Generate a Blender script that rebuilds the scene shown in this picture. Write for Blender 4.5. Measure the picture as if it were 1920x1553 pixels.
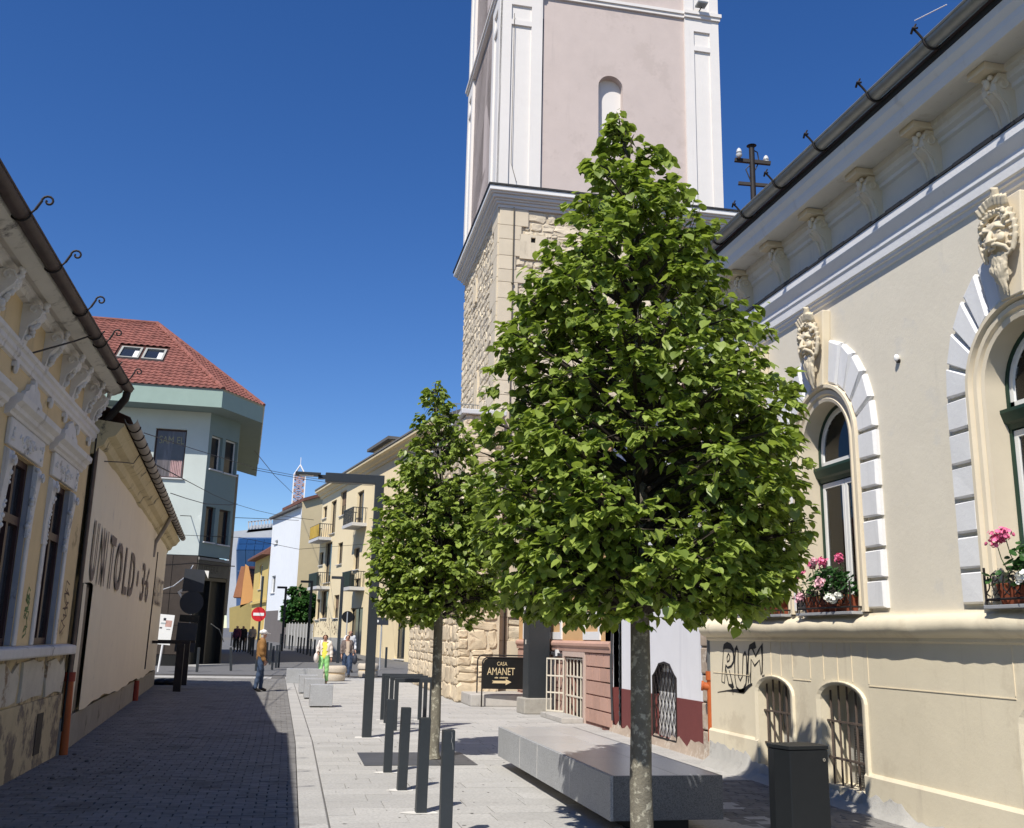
import bpy, bmesh, math, random
import numpy as np
from mathutils import Vector, Matrix
from mathutils.geometry import tessellate_polygon
for o in list(bpy.data.objects): bpy.data.objects.remove(o)
SC = bpy.context.scene
COL = SC.collection
R = math.radians
rnd = random.Random(7)

# ------------------------------------------------------------------ camera
FPX, PITCH, ROLL, YAW, EYE = 1826.68, .2272169, -.0213778, .2130507, 1.6
_f = Vector((math.sin(YAW)*math.cos(PITCH), math.cos(YAW)*math.cos(PITCH), math.sin(PITCH)))
_r = Vector((math.cos(YAW), -math.sin(YAW), 0)); _d = -_r.cross(_f)
CR = _r*math.cos(ROLL)+_d*math.sin(ROLL); CD = -_r*math.sin(ROLL)+_d*math.cos(ROLL)
CAM = Vector((0, 0, EYE))
cam = bpy.data.cameras.new('camera'); camo = bpy.data.objects.new('camera', cam); COL.objects.link(camo)
cam.sensor_fit = 'HORIZONTAL'; cam.sensor_width = 36; cam.lens = FPX/1920*36
cam.clip_start = .05; cam.clip_end = 5000
M_ = Matrix((CR, -CD, -_f)).transposed().to_4x4(); M_.translation = CAM
camo.matrix_world = M_
SC.camera = camo
SC.render.resolution_x, SC.render.resolution_y = 1024, 828

# ------------------------------------------------------------------ light
SUN_AZ, SUN_EL = R(38+180), R(51)          # compass from +Y towards +X
w = bpy.data.worlds.new('World'); SC.world = w; w.use_nodes = True
nt = w.node_tree; bg = nt.nodes['Background']
sky = nt.nodes.new('ShaderNodeTexSky'); sky.sky_type = 'NISHITA'; sky.sun_disc = False
sky.sun_elevation = SUN_EL; sky.sun_rotation = SUN_AZ
sky.altitude = 400; sky.air_density = 1.0; sky.dust_density = .05; sky.ozone_density = 4
hsv = nt.nodes.new('ShaderNodeHueSaturation'); hsv.inputs['Saturation'].default_value = 1.26; hsv.inputs['Hue'].default_value = .512
nt.links.new(sky.outputs[0], hsv.inputs['Color']); nt.links.new(hsv.outputs[0], bg.inputs[0]); bg.inputs[1].default_value = .097
sl = bpy.data.lights.new('sun', 'SUN'); sl.energy = 4.5; sl.angle = R(.53); sl.color = (1, .945, .85)
so = bpy.data.objects.new('sun', sl); COL.objects.link(so)
sd = Vector((math.sin(SUN_AZ)*math.cos(SUN_EL), math.cos(SUN_AZ)*math.cos(SUN_EL), math.sin(SUN_EL)))
so.rotation_euler = sd.to_track_quat('Z', 'Y').to_euler(); so.location = (-20, -20, 40)
SC.view_settings.view_transform = 'Standard'; SC.view_settings.look = 'None'
SC.view_settings.exposure = 0.39; SC.view_settings.gamma = 1
try: SC.view_settings.use_curve_mapping = False
except Exception: pass

# ------------------------------------------------------------------ pixel -> place
def ray(u, v): return CR*((u-960)/FPX)+CD*((v-776.5)/FPX)+_f
def zg(y): return 0.0 if y < 38 else min((y-38)*.016, 2.6)
def G(u, v, z=None):
    d = ray(u, v)
    if z is not None: return CAM+d*((z-EYE)/d.z)
    p = CAM+d*(-EYE/d.z) if d.z < 0 else CAM+d*1000
    if p.y < 38 and d.z < 0: return p
    # sloping street beyond 38 m
    t = (-38*.016-EYE)/(d.z-.016*d.y)
    return CAM+d*t
def PX(u, v, x): d = ray(u, v); return CAM+d*(x/d.x)
def PY(u, v, y): d = ray(u, v); return CAM+d*(y/d.y)
def PP(u, v, p0, n): d = ray(u, v); n = Vector(n); return CAM+d*((Vector(p0)-CAM).dot(n)/d.dot(n))

# ------------------------------------------------------------------ materials
MATS = {}
def M(name, rgb, var=.12, rough=.85, scale=6, bump=.15, bscale=None, pieces=0, metal=0, spec=.35, stain=None, streak=None, coat=0, grain=None):
    if name in MATS: return MATS[name]
    m = bpy.data.materials.new(name); m.use_nodes = True; MATS[name] = m
    t = m.node_tree; N = t.nodes; L = t.links; b = N['Principled BSDF']
    b.inputs['Roughness'].default_value = rough; b.inputs['Metallic'].default_value = metal
    b.inputs['Specular IOR Level'].default_value = spec
    if coat: b.inputs['Coat Weight'].default_value = coat; b.inputs['Coat Roughness'].default_value = .15
    geo = N.new('ShaderNodeNewGeometry')
    def noise(sc, det=4, ro=.6, vec=None):
        n = N.new('ShaderNodeTexNoise'); n.inputs['Scale'].default_value = sc; n.inputs['Detail'].default_value = det
        n.inputs['Roughness'].default_value = ro; L.new(vec or geo.outputs['Position'], n.inputs['Vector']); return n
    def mix(fac, a, bcol, mode='MIX'):
        n = N.new('ShaderNodeMix'); n.data_type = 'RGBA'; n.blend_type = mode
        if isinstance(fac, float): n.inputs[0].default_value = fac
        else: L.new(fac, n.inputs[0])
        for k, s in ((6, a), (7, bcol)):
            if isinstance(s, tuple): n.inputs[k].default_value = (*s, 1)
            else: L.new(s, n.inputs[k])
        return n.outputs[2]
    def ramp(v, lo, hi):
        n = N.new('ShaderNodeMapRange'); n.inputs[1].default_value = lo; n.inputs[2].default_value = hi; L.new(v, n.inputs[0]); return n.outputs[0]
    lo = tuple(max(0, c*(1-var)) for c in rgb); hi = tuple(min(1, c*(1+var)) for c in rgb)
    n1 = noise(scale, 5); n2 = noise(scale*.13, 3)
    c = mix(ramp(n1.outputs[0], .3, .7), lo, hi)
    c = mix(.5, c, mix(ramp(n2.outputs[0], .35, .65), lo, hi))
    if grain:
        g = noise(grain[1], 2); c = mix(ramp(g.outputs[0], .45, .62), c, tuple(x*grain[0] for x in rgb))
    if pieces:
        oi = N.new('ShaderNodeObjectInfo'); ad = N.new('ShaderNodeMath'); ad.operation = 'ADD'
        L.new(oi.outputs['Random'], ad.inputs[0]); L.new(geo.outputs['Random Per Island'], ad.inputs[1])
        fr = N.new('ShaderNodeMath'); fr.operation = 'FRACT'; L.new(ad.outputs[0], fr.inputs[0])
        mr = N.new('ShaderNodeMapRange'); mr.inputs[3].default_value = 1-pieces; mr.inputs[4].default_value = 1+pieces; L.new(fr.outputs[0], mr.inputs[0])
        hs = N.new('ShaderNodeHueSaturation'); L.new(mr.outputs[0], hs.inputs['Value']); L.new(c, hs.inputs['Color']); c = hs.outputs[0]
    if stain:   # (rgb, scale, threshold)
        s = noise(stain[1], 6, .7); c = mix(ramp(s.outputs[0], stain[2], stain[2]+.08), c, stain[0])
    if streak:  # vertical dirt runs (rgb, threshold)
        mp = N.new('ShaderNodeMapping'); mp.inputs['Scale'].default_value = (5, 5, .35); L.new(geo.outputs['Position'], mp.inputs[0])
        s = noise(1, 5, .65, mp.outputs[0]); c = mix(ramp(s.outputs[0], streak[1], streak[1]+.2), c, streak[0])
    L.new(c, b.inputs['Base Color'])
    if bump:
        bn = noise(bscale or scale*4, 5, .65); bp = N.new('ShaderNodeBump'); bp.inputs['Strength'].default_value = bump
        bp.inputs['Distance'].default_value = .02; L.new(bn.outputs[0], bp.inputs['Height']); L.new(bp.outputs[0], b.inputs['Normal'])
    return m
def glass_mat(name, tint=(.9, .93, .95)):
    m = bpy.data.materials.new(name); m.use_nodes = True; MATS[name] = m; t = m.node_tree; N = t.nodes; L = t.links
    N.remove(N['Principled BSDF']); o = N['Material Output']
    tr = N.new('ShaderNodeBsdfTransparent'); tr.inputs[0].default_value = (*tint, 1)
    gl = N.new('ShaderNodeBsdfGlossy'); gl.inputs[1].default_value = .02
    fr = N.new('ShaderNodeFresnel'); fr.inputs[0].default_value = 1.55
    mx = N.new('ShaderNodeMixShader'); L.new(fr.outputs[0], mx.inputs[0]); L.new(tr.outputs[0], mx.inputs[1]); L.new(gl.outputs[0], mx.inputs[2]); L.new(mx.outputs[0], o.inputs[0])
    return m
def leaf_mat(name, dark, light, trans):
    m = bpy.data.materials.new(name); m.use_nodes = True; MATS[name] = m; t = m.node_tree; N = t.nodes; L = t.links
    b = N['Principled BSDF']; b.inputs['Roughness'].default_value = .42; b.inputs['Specular IOR Level'].default_value = .45
    geo = N.new('ShaderNodeNewGeometry'); oi = N.new('ShaderNodeObjectInfo'); ad = N.new('ShaderNodeMath'); ad.operation = 'ADD'
    L.new(oi.outputs['Random'], ad.inputs[0]); L.new(geo.outputs['Random Per Island'], ad.inputs[1])
    fr = N.new('ShaderNodeMath'); fr.operation = 'FRACT'; L.new(ad.outputs[0], fr.inputs[0])
    mx = N.new('ShaderNodeMix'); mx.data_type = 'RGBA'; mx.inputs[6].default_value = (*dark, 1); mx.inputs[7].default_value = (*light, 1); L.new(fr.outputs[0], mx.inputs[0])
    L.new(mx.outputs[2], b.inputs['Base Color'])
    tl = N.new('ShaderNodeBsdfTranslucent'); hs = N.new('ShaderNodeHueSaturation'); hs.inputs['Value'].default_value = 1.7; hs.inputs['Saturation'].default_value = 1.1
    L.new(mx.outputs[2], hs.inputs['Color']); L.new(hs.outputs[0], tl.inputs[0])
    ms = N.new('ShaderNodeMixShader'); ms.inputs[0].default_value = trans; L.new(b.outputs[0], ms.inputs[1]); L.new(tl.outputs[0], ms.inputs[2])
    L.new(ms.outputs[0], N['Material Output'].inputs[0])
    return m

# ------------------------------------------------------------------ mesh builder
class MB:
    def __init__(s): s.v = []; s.f = []
    def add(s, vs, fs):
        k = len(s.v); s.v += [tuple(p) for p in vs]; s.f += [tuple(k+i for i in q) for q in fs]; return s
    def box(s, x0, x1, y0, y1, z0, z1):
        return s.add([(x0,y0,z0),(x1,y0,z0),(x1,y1,z0),(x0,y1,z0),(x0,y0,z1),(x1,y0,z1),(x1,y1,z1),(x0,y1,z1)],
                     [(0,3,2,1),(4,5,6,7),(0,1,5,4),(1,2,6,5),(2,3,7,6),(3,0,4,7)])
    def obox(s, c, size, M=None):
        a, b, h = (q/2 for q in size); t = MB().box(-a, a, -b, b, -h, h); M = M or Matrix()
        c = Vector(c); return s.add([c+(M.to_3x3() @ Vector(p)) for p in t.v], t.f)
    def bar(s, p, q, wd, th=None):     # square bar from p to q
        p = Vector(p); q = Vector(q); d = q-p; th = th or wd
        Mt = d.to_track_quat('Z', 'Y').to_matrix(); return s.obox((p+q)/2, (wd, th, d.length), Mt)
    def prism(s, pts, vec):
        n = len(pts); vec = Vector(vec); a = [Vector(p) for p in pts]
        return s.add(a+[p+vec for p in a], [tuple(range(n))[::-1], tuple(range(n, 2*n))]+[(i, (i+1) % n, n+(i+1) % n, n+i) for i in range(n)])
    def tube(s, pts, r, n=8, cap=True):
        pts = [Vector(p) for p in pts]; k = len(pts); rr = r if isinstance(r, (list, tuple)) else [r]*k
        vs = []; up = None
        for i, p in enumerate(pts):
            d = (pts[min(i+1, k-1)]-pts[max(i-1, 0)]); d = d.normalized() if d.length > 1e-9 else Vector((0, 0, 1))
            if up is None: up = Vector((0, 0, 1)) if abs(d.z) < .9 else Vector((1, 0, 0))
            a = d.cross(up); a = a.normalized() if a.length > 1e-6 else d.orthogonal().normalized(); b = a.cross(d); up = b
            for j in range(n):
                t = 2*math.pi*j/n; vs.append(p+(a*math.cos(t)+b*math.sin(t))*rr[i])
        fs = [(i*n+j, i*n+(j+1) % n, (i+1)*n+(j+1) % n, (i+1)*n+j) for i in range(k-1) for j in range(n)]
        if cap: fs += [tuple(range(n))[::-1], tuple(range((k-1)*n, k*n))]
        return s.add(vs, fs)
    def lathe(s, prof, c=(0, 0, 0), n=24):
        c = Vector(c); k = len(prof)
        vs = [c+Vector((r*math.cos(2*math.pi*j/n), r*math.sin(2*math.pi*j/n), z)) for r, z in prof for j in range(n)]
        fs = [(i*n+j, i*n+(j+1) % n, (i+1)*n+(j+1) % n, (i+1)*n+j) for i in range(k-1) for j in range(n)]
        fs += [tuple(range(n))[::-1], tuple(range((k-1)*n, k*n))]
        return s.add(vs, fs)
    def extr(s, prof, u0, u1):          # profile of (n,z) swept along local x
        return s.prism([(u0, a, b) for a, b in prof], (u1-u0, 0, 0))
    def disc(s, c, axis, r, th, n=28):
        c = Vector(c); ax = Vector(axis).normalized(); a = ax.orthogonal().normalized(); b = ax.cross(a)
        return s.prism([c+(a*math.cos(2*math.pi*i/n)+b*math.sin(2*math.pi*i/n))*r for i in range(n)], ax*th)
    def sphere(s, c, r, n=10, m=7, sc=(1, 1, 1)):
        c = Vector(c); vs = [c+Vector((0, 0, r*sc[2]))]
        for i in range(1, m):
            a = math.pi*i/m
            for j in range(n):
                t = 2*math.pi*j/n; vs.append(c+Vector((r*sc[0]*math.sin(a)*math.cos(t), r*sc[1]*math.sin(a)*math.sin(t), r*sc[2]*math.cos(a))))
        vs.append(c-Vector((0, 0, r*sc[2]))); e = len(vs)-1
        fs = [(0, 1+j, 1+(j+1) % n) for j in range(n)]
        fs += [(1+i*n+j, 1+(i+1)*n+j, 1+(i+1)*n+(j+1) % n, 1+i*n+(j+1) % n) for i in range(m-2) for j in range(n)]
        fs += [(e, 1+(m-2)*n+(j+1) % n, 1+(m-2)*n+j) for j in range(n)]
        return s.add(vs, fs)
    def mesh(s, name, recalc=True):
        me = bpy.data.meshes.new(name); me.from_pydata(s.v, [], s.f)
        if recalc:
            bm = bmesh.new(); bm.from_mesh(me); bmesh.ops.recalc_face_normals(bm, faces=bm.faces); bm.to_mesh(me); bm.free()
        return me
    def build(s, name, mat, parent=None, smooth=False, bevel=0, recalc=True, kind=None):
        me = s.mesh(name, recalc); me.materials.append(mat)
        if smooth: me.shade_smooth(); me.set_sharp_from_angle(angle=R(40 if smooth is True else smooth))
        return link(name, me, parent, bevel, kind)
def link(name, me, parent=None, bevel=0, kind=None):
    o = bpy.data.objects.new(name, me); COL.objects.link(o)
    if parent: o.parent = parent
    if bevel:
        b = o.modifiers.new('bevel', 'BEVEL'); b.width = bevel; b.segments = 2; b.limit_method = 'ANGLE'; b.angle_limit = R(40)
    if kind: o['kind'] = kind
    return o
def thing(name, label, cat, loc=(0, 0, 0), rz=0, group=None):
    o = bpy.data.objects.new(name, None); COL.objects.link(o); o.location = loc; o.rotation_euler = (0, 0, rz); o.empty_display_size = .2
    return tag(o, label, cat, group)
def tag(o, label, cat, group=None):
    o['label'] = label; o['category'] = cat
    if group: o['group'] = group
    return o
def copy_tree(o, parent=None):
    c = o.copy(); COL.objects.link(c); c.parent = parent
    for ch in list(o.children): copy_tree(ch, c)
    return c
def text_mesh(txt, w, h, font_space=1.0, bold=0):
    cu = bpy.data.curves.new('t', 'FONT'); cu.body = txt; cu.space_character = font_space; cu.resolution_u = 3; cu.offset = bold
    o = bpy.data.objects.new('t', cu); COL.objects.link(o); dg = bpy.context.evaluated_depsgraph_get()
    me = bpy.data.meshes.new_from_object(o.evaluated_get(dg)); bpy.data.objects.remove(o)
    co = np.array([v.co[:] for v in me.vertices]); a = co.min(0); b = co.max(0)
    for v in me.vertices: v.co = ((v.co.x-a[0])/(b[0]-a[0])*w, 0, (v.co.y-a[1])/(b[1]-a[1])*h)
    me.materials.clear(); return me
def wall_holes(mb, outer, holes, depth, n0=0):
    """flat wall in local XZ at y=n0, holes with reveals going back by depth"""
    polys = [outer]+holes
    tri = tessellate_polygon([[Vector((a, b, 0)) for a, b in p] for p in polys])
    flat = [(a, n0, b) for p in polys for a, b in p]
    mb.add(flat, [tuple(t) for t in tri])
    for h in holes:
        k = len(h); mb.add([(a, n0, b) for a, b in h]+[(a, n0-depth, b) for a, b in h], [(i, (i+1) % k, k+(i+1) % k, k+i) for i in range(k)])
def rect(a, b, c, d): return [(a, c), (b, c), (b, d), (a, d)]
def arch(uc, hw, z0, zs, rise=None, n=14):
    rise = hw if rise is None else rise
    return [(uc-hw, z0), (uc+hw, z0)]+[(uc+hw*math.cos(math.pi*i/n), zs+rise*math.sin(math.pi*i/n)) for i in range(n+1)]
# ---- repeated pieces: the 300 that show largest are objects, the rest one joined part
def chamfer_box(c=.06, jit=0, seed=0, dome=0):
    q = random.Random(seed); mb = MB(); a = .5; b = .5-c
    ring = lambda s, z: [(-s, -s, z), (s, -s, z), (s, s, z), (-s, s, z)]
    vs = ring(a, -.5)+ring(a, .5-c)+ring(b, .5)
    vs = [(x+q.uniform(-jit, jit), y+q.uniform(-jit, jit), z) for x, y, z in vs]
    fs = [(i, (i+1) % 4, 4+(i+1) % 4, 4+i) for i in range(4)]+[(4+i, 4+(i+1) % 4, 8+(i+1) % 4, 8+i) for i in range(4)]
    if dome: vs.append((q.uniform(-.12, .12), q.uniform(-.12, .12), .5+dome)); fs += [(8+i, 8+(i+1) % 4, 12) for i in range(4)]
    else: fs.append((8, 9, 10, 11))
    mb.add(vs, fs); return mb
def pieces(name, stuff_name, parent, items, tmpl, mat, cap=300, key=None, smooth=False):
    """items: (Matrix local, template index)"""
    pm = parent.matrix_basis if parent else Matrix()
    key = key or (lambda it: (pm @ it[0].translation-CAM).length)
    items = sorted(items, key=key); meshes = []
    for t in tmpl:
        me = t.mesh(name); me.materials.append(mat); meshes.append(me)
        if smooth: me.shade_smooth(); me.set_sharp_from_angle(angle=R(35))
    for mt, k in items[:cap]:
        o = link(name, meshes[k], parent); o.matrix_basis = mt
    rest = items[cap:]
    if rest:
        V = []; F = []; base = 0
        for mt, k in rest:
            A = np.array(mt); co = np.array(tmpl[k].v) @ A[:3, :3].T+A[:3, 3]; V.append(co)
            F += [tuple(base+i for i in q) for q in tmpl[k].f]; base += len(co)
        me = bpy.data.meshes.new(stuff_name); me.from_pydata(np.concatenate(V).tolist(), [], F); me.materials.append(mat)
        link(stuff_name, me, parent, kind='stuff')
def TRS(loc, sc, rz=0, rx=0, ry=0):
    return Matrix.Translation(loc) @ Matrix.Rotation(rz, 4, 'Z') @ Matrix.Rotation(rx, 4, 'X') @ Matrix.Rotation(ry, 4, 'Y') @ Matrix.Diagonal((*sc, 1))
ORD = ['first', 'second', 'third', 'fourth', 'fifth', 'sixth', 'seventh', 'eighth', 'ninth', 'tenth', 'eleventh', 'twelfth', 'thirteenth', 'fourteenth', 'fifteenth', 'sixteenth', 'seventeenth', 'eighteenth', 'nineteenth', 'twentieth']
# common materials
black_metal = M('anthracite_paint', (.024, .029, .034), .15, .45, 20, .03, spec=.5, stain=((.055, .055, .055), 11, .66))
iron = M('wrought_iron', (.018, .014, .013), .3, .6, 30, .1)
granite = M('grey_granite', (.40, .41, .42), .10, .6, 8, .08, 60, grain=(.6, 130), stain=((.31, .315, .32), 2.5, .58), streak=((.33, .335, .34), .6))
dark_glass = M('dark_glass', (.02, .024, .03), .2, .09, 2, 0, spec=.35)
white_paint = M('white_paint', (.74, .74, .73), .04, .6, 5, .04)
# ================================================================== GROUND
base_m = M('bedding_grit', (.12, .115, .11), .25, .95, 30, .3)
gr = MB(); ys = [-60, 38, 200.5, 2500]; xs = [-2500, -60, 60, 2500]
gv = [(x, y, zg(y)-.03) for y in ys for x in xs]
gr.add(gv, [(j*4+i, j*4+i+1, (j+1)*4+i+1, (j+1)*4+i) for j in range(3) for i in range(3)])
ground = gr.build('ground', base_m, kind='structure')
slab_m = M('pale_paving_slab', (.43, .42, .40), .1, .8, 9, .12, 50, pieces=.07, stain=((.31, .30, .285), 1.7, .6), grain=(.82, 34))
cob_m = M('grey_street_paver', (.175, .17, .165), .16, .85, 14, .2, 60, pieces=.14, stain=((.115, .11, .105), .8, .56))
asph = M('street_asphalt', (.13, .13, .135), .15, .9, 40, .2, 120)
# far street surface beyond the crossing
fs = MB(); fs.add([(-14, 40.6, zg(40.6)-.012), (40, 40.6, zg(40.6)-.012), (40, 200, zg(200)-.012), (-60, 200, zg(200)-.012)], [(0, 1, 2, 3)])
far_road = fs.build('road', asph, kind='structure')
# the lane of small pavers, between the left houses and the drain strip
road = thing('paved_lane', '', ''); del road['label']; del road['category']; road['kind'] = 'structure'
XE = lambda y: .18 if y < 16 else .18-(y-16)*.012
items = []; pw, pl = .2, .125
y = 6.0; k = 0
while y < 38.2:
    x = XE(y)-pw/2-.004+(0 if k % 2 else -pw*.0); x -= (0 if k % 2 else pw/2)
    if k % 2 == 0: items.append((TRS((XE(y)-pw/4-.002, y, -.03), (pw/2-.007, pl-.007, .06)), 0))
    while x > -4.9:
        if x > -3.2-.065*max(0, y-14.3)-.25:
            items.append((TRS((x, y, -.03+rnd.uniform(-.0025, .0025)), (pw-(rnd.uniform(.004, .008) if rnd.random() < .7 else rnd.uniform(.014, .026)), pl-rnd.uniform(.003, .009), .06), rnd.gauss(0, .012), rnd.gauss(0, .010), rnd.gauss(0, .010)), rnd.randrange(3)))
        x -= pw
    y += pl; k += 1
tm = [chamfer_box(.05, .012, s) for s in range(3)]
vis = lambda it: it[0].translation.y if it[0].translation.y > 8.6 and it[0].translation.x > -2.6 else 100+it[0].translation.length
pieces('paver', 'pavers', road, items, tm, cob_m, key=vis)
# pavement of pale slabs
pav = thing('pavement', '', ''); del pav['label']; del pav['category']; pav['kind'] = 'structure'
items = []
y = 5.6; k = 0
while y < 40.4:
    items.append((TRS((XE(y)+.125, y+.2, -.035), (.242, .394, .07)), 0))     # edge strip beside the slot drain
    y += .4; k += 1
y = 5.6; k = 0
while y < 40.4:
    x = XE(y)+.262; d = .4
    first = [.42, .7, .25, .55][k % 4]
    wds = [first]
    while x < 6.2:
        wd = wds.pop() if wds else rnd.choice((.6, .7, .8))
        if not (x > 4.02 and y < 11.6) and not (x > 5.7 and y < 25):
            items.append((TRS((x+wd/2, y+d/2, -.035+rnd.uniform(-.002, .002)), (wd-.007, d-.007, .07), 0, rnd.gauss(0, .003), rnd.gauss(0, .003)), rnd.randrange(3)))
        x += wd
    y += d; k += 1
tm2 = [chamfer_box(.012, .003, s) for s in range(3)]
vis2 = lambda it: it[0].translation.y if it[0].translation.y > 8.6 and it[0].translation.x < 4 else 100+it[0].translation.length
pieces('slab', 'slabs', pav, items, tm2, slab_m, key=vis2)
# crossing: wide pale strip, left part behind the signpost
items = []
y = 38.4
while y < 40.4:
    x = -16
    while x < .0:
        if x+.7 < XE(y): items.append((TRS((x+.35, y+.2, -.035), (.693, .393, .07)), rnd.randrange(3)))
        x += .7
    y += .4
pieces('slab', 'slabs', pav, items, tm2, slab_m, cap=0)
# small pavers along the yellow house
items = []; y = 4.5; k = 0
while y < 11.6:
    x = 4.08+(.05 if k % 2 else 0)
    while x < 5.6: items.append((TRS((x+.1, y, -.03+rnd.uniform(-.002, .002)), (.192, .117, .06)), rnd.randrange(3))); x += .2
    y += .125; k += 1
pieces('paver', 'pavers', pav, items, tm, cob_m, cap=0)
# slot drain along the lane
dr = MB()
for yy in range(5, 38): dr.box(XE(yy)+.249, XE(yy)+.257, yy+.01, yy+.99, -.06, -.006)
dr.build('drain_slot', M('drain_grit', (.19, .185, .18), .2, .9), pav)
q = random.Random(77); gm_ = MB()
for i in range(170):
    gx, gy = q.uniform(.5, 5.2), 8.3+20*q.random()**1.5; r_ = q.uniform(.006, .02)
    gm_.prism([(gx+r_*q.uniform(.7, 1.2)*math.cos(a), gy+r_*q.uniform(.7, 1.2)*math.sin(a), .001) for a in [k*.9 for k in range(7)]], (0, 0, .0025))
gm_.build('gum_spots', M('old_gum', (.13, .125, .12), .2, .9), pav, kind='stuff')
# pale mortar patches where posts and racks were set
patch_m = M('pale_mortar', (.66, .64, .6), .1, .9, 12, .2)

# ================================================================== STREET FURNITURE
SQ = lambda s: [(-s, -s), (s, -s), (s, s), (-s, s)]
def hsec(mb, h, w=.05, t=.012):      # U-shaped steel bollard section: two flanges and a recessed web
    mb.box(-w, w, -w, -w+.03, 0, h); mb.box(-w, -w+t, -w+.03, w, 0, h); mb.box(w-t, w, -w+.03, w, 0, h)
    mb.box(-w+t, w-t, -w+.03, w-.015, 0, h-.012)
bl = [((1.34, 8.43), 'anthracite steel bollard closest to the camera, its cap scratched pale'), ((1.30, 9.68), 'anthracite steel bollard just behind the nearest one, second of the four'),
      ((1.27, 11.06), 'anthracite steel bollard third of the four in front of the small tree'), ((1.25, 12.46), 'anthracite steel bollard farthest of the four, closest to the lamp post')]
scr = M('scratched_cap', (.3, .3, .3), .3, .6, 40, .1)
for k, ((x, y), lb) in enumerate(bl):
    t = thing('bollard', lb, 'bollard', (x, y, 0), R(rnd.uniform(-3, 3)), 'steel bollards along the lane')
    if k > 0: t.rotation_euler.y = R(rnd.uniform(.2, .9))
    b = MB(); hsec(b, .85); b.build('post', black_metal, t, bevel=.004)
    MB().box(-.047, .047, -.047, .047, .85, .853).build('cap', black_metal, t)
    mp = MB(); q = [(math.cos(a)*.11*rnd.uniform(.8, 1.3)*1.4, math.sin(a)*.085*rnd.uniform(.7, 1.2), .001) for a in [i*.628 for i in range(10)]]
    mp.prism(q, (0, 0, .004)); mp.build('mortar_patch', patch_m, t)
    if k == 0: MB().tube([(.02, -.052, .84), (.024, -.0525, .8), (.018, -.0525, .77), (.03, -.0525, .74), (.035, -.0525, .70)], .002, 5).build('scratch', scr, t)
# lamp post
lp = thing('street_lamp', 'tall anthracite lamp post with bent-over arm beside the bollards', 'lamp post', (1.31, 16.69, 0))
MB().box(-.075, .075, -.075, .075, 0, 4.29).build('pole', black_metal, lp, bevel=.006)
arm = MB().box(-.92, .074, -.074, .074, 4.14, 4.292); arm.build('arm', black_metal, lp, bevel=.006)
hd = MB().box(-1.04, -.92, -.05, .05, 4.19, 4.25); hd.build('joint', black_metal, lp)
hh = link('lamp_head', MB().box(-1.42, -1.0, -.12, .12, 4.235, 4.275).mesh('lamp_head'), lp, .004); hh.data.materials.append(black_metal)
MB().box(-1.36, -1.12, -.09, .09, 4.228, 4.2345).build('lens', M('lamp_lens', (.6, .6, .58), .05, .3, 5, 0), lp)
MB().prism([(-.2, -.13, .001), (.22, -.12, .001), (.2, .12, .001), (-.17, .11, .001)], (0, 0, .004)).build('mortar_patch', patch_m, lp)
# cycle racks: portal frames
rk = [(1.86, 20.1), (1.86, 19.35), (1.87, 18.55), (1.88, 17.8)]
rl = ['farthest anthracite cycle rack hoop of the four behind the lamp post', 'anthracite cycle rack hoop third from the camera, behind the lamp post', 'anthracite cycle rack hoop second from the camera, behind the lamp post', 'nearest anthracite cycle rack hoop of the four behind the lamp post']
for (x, y), lb in zip(rk, rl):
    t = thing('cycle_rack', lb, 'bike rack', (x, y, 0), 0, 'cycle rack hoops')
    for xx in (0, .74): MB().box(xx-.035, xx+.035, -.035, .035, 0, .82).build('leg', black_metal, t, bevel=.004)
    MB().box(-.035, .775, -.036, .036, .82, .885).build('top_bar', black_metal, t, bevel=.004)
    for xx in (0, .74): MB().prism([(xx-.12, -.08, .001), (xx+.13, -.07, .001), (xx+.1, .08, .001), (xx-.1, .07, .001)], (0, 0, .004)).build('mortar_patch', patch_m, t)
# granite cubes
cb = [((601, 1327), .47, 'nearest grey granite seat cube beside the lane'), ((588, 1311), .47, 'grey granite seat cube second in the line beside the lane'),
      ((577, 1301), .47, 'grey granite seat cube third in the line, partly hidden'), ((584, 1283.5), .47, 'farthest grey granite seat cube, just left of the round planter')]
for k, ((u, v), s, lb) in enumerate(cb):
    p = G(u, v); p.y += .24; t = thing('granite_cube', lb, 'seat cube', (p.x+(.0 if k < 3 else .1), p.y, 0), R(1), 'granite seat cubes')
    MB().box(-s/2-.02, s/2+.02, -s/2, s/2, .03, .50).build('block', granite, t, bevel=.008)
    MB().box(-s/2+.05, s/2-.05, -s/2+.05, s/2-.05, 0, .03).build('foot', base_m, t)
tag(MB().box(-.6, .1, -.25, .25, 0, .47).build('granite_bench', granite, bevel=.008), 'low grey granite block seat behind the granite cubes', 'bench')
o = bpy.data.objects['granite_bench']; p = G(576, 1283.5); o.location = (p.x-.1, p.y+1.0, 0)
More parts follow.
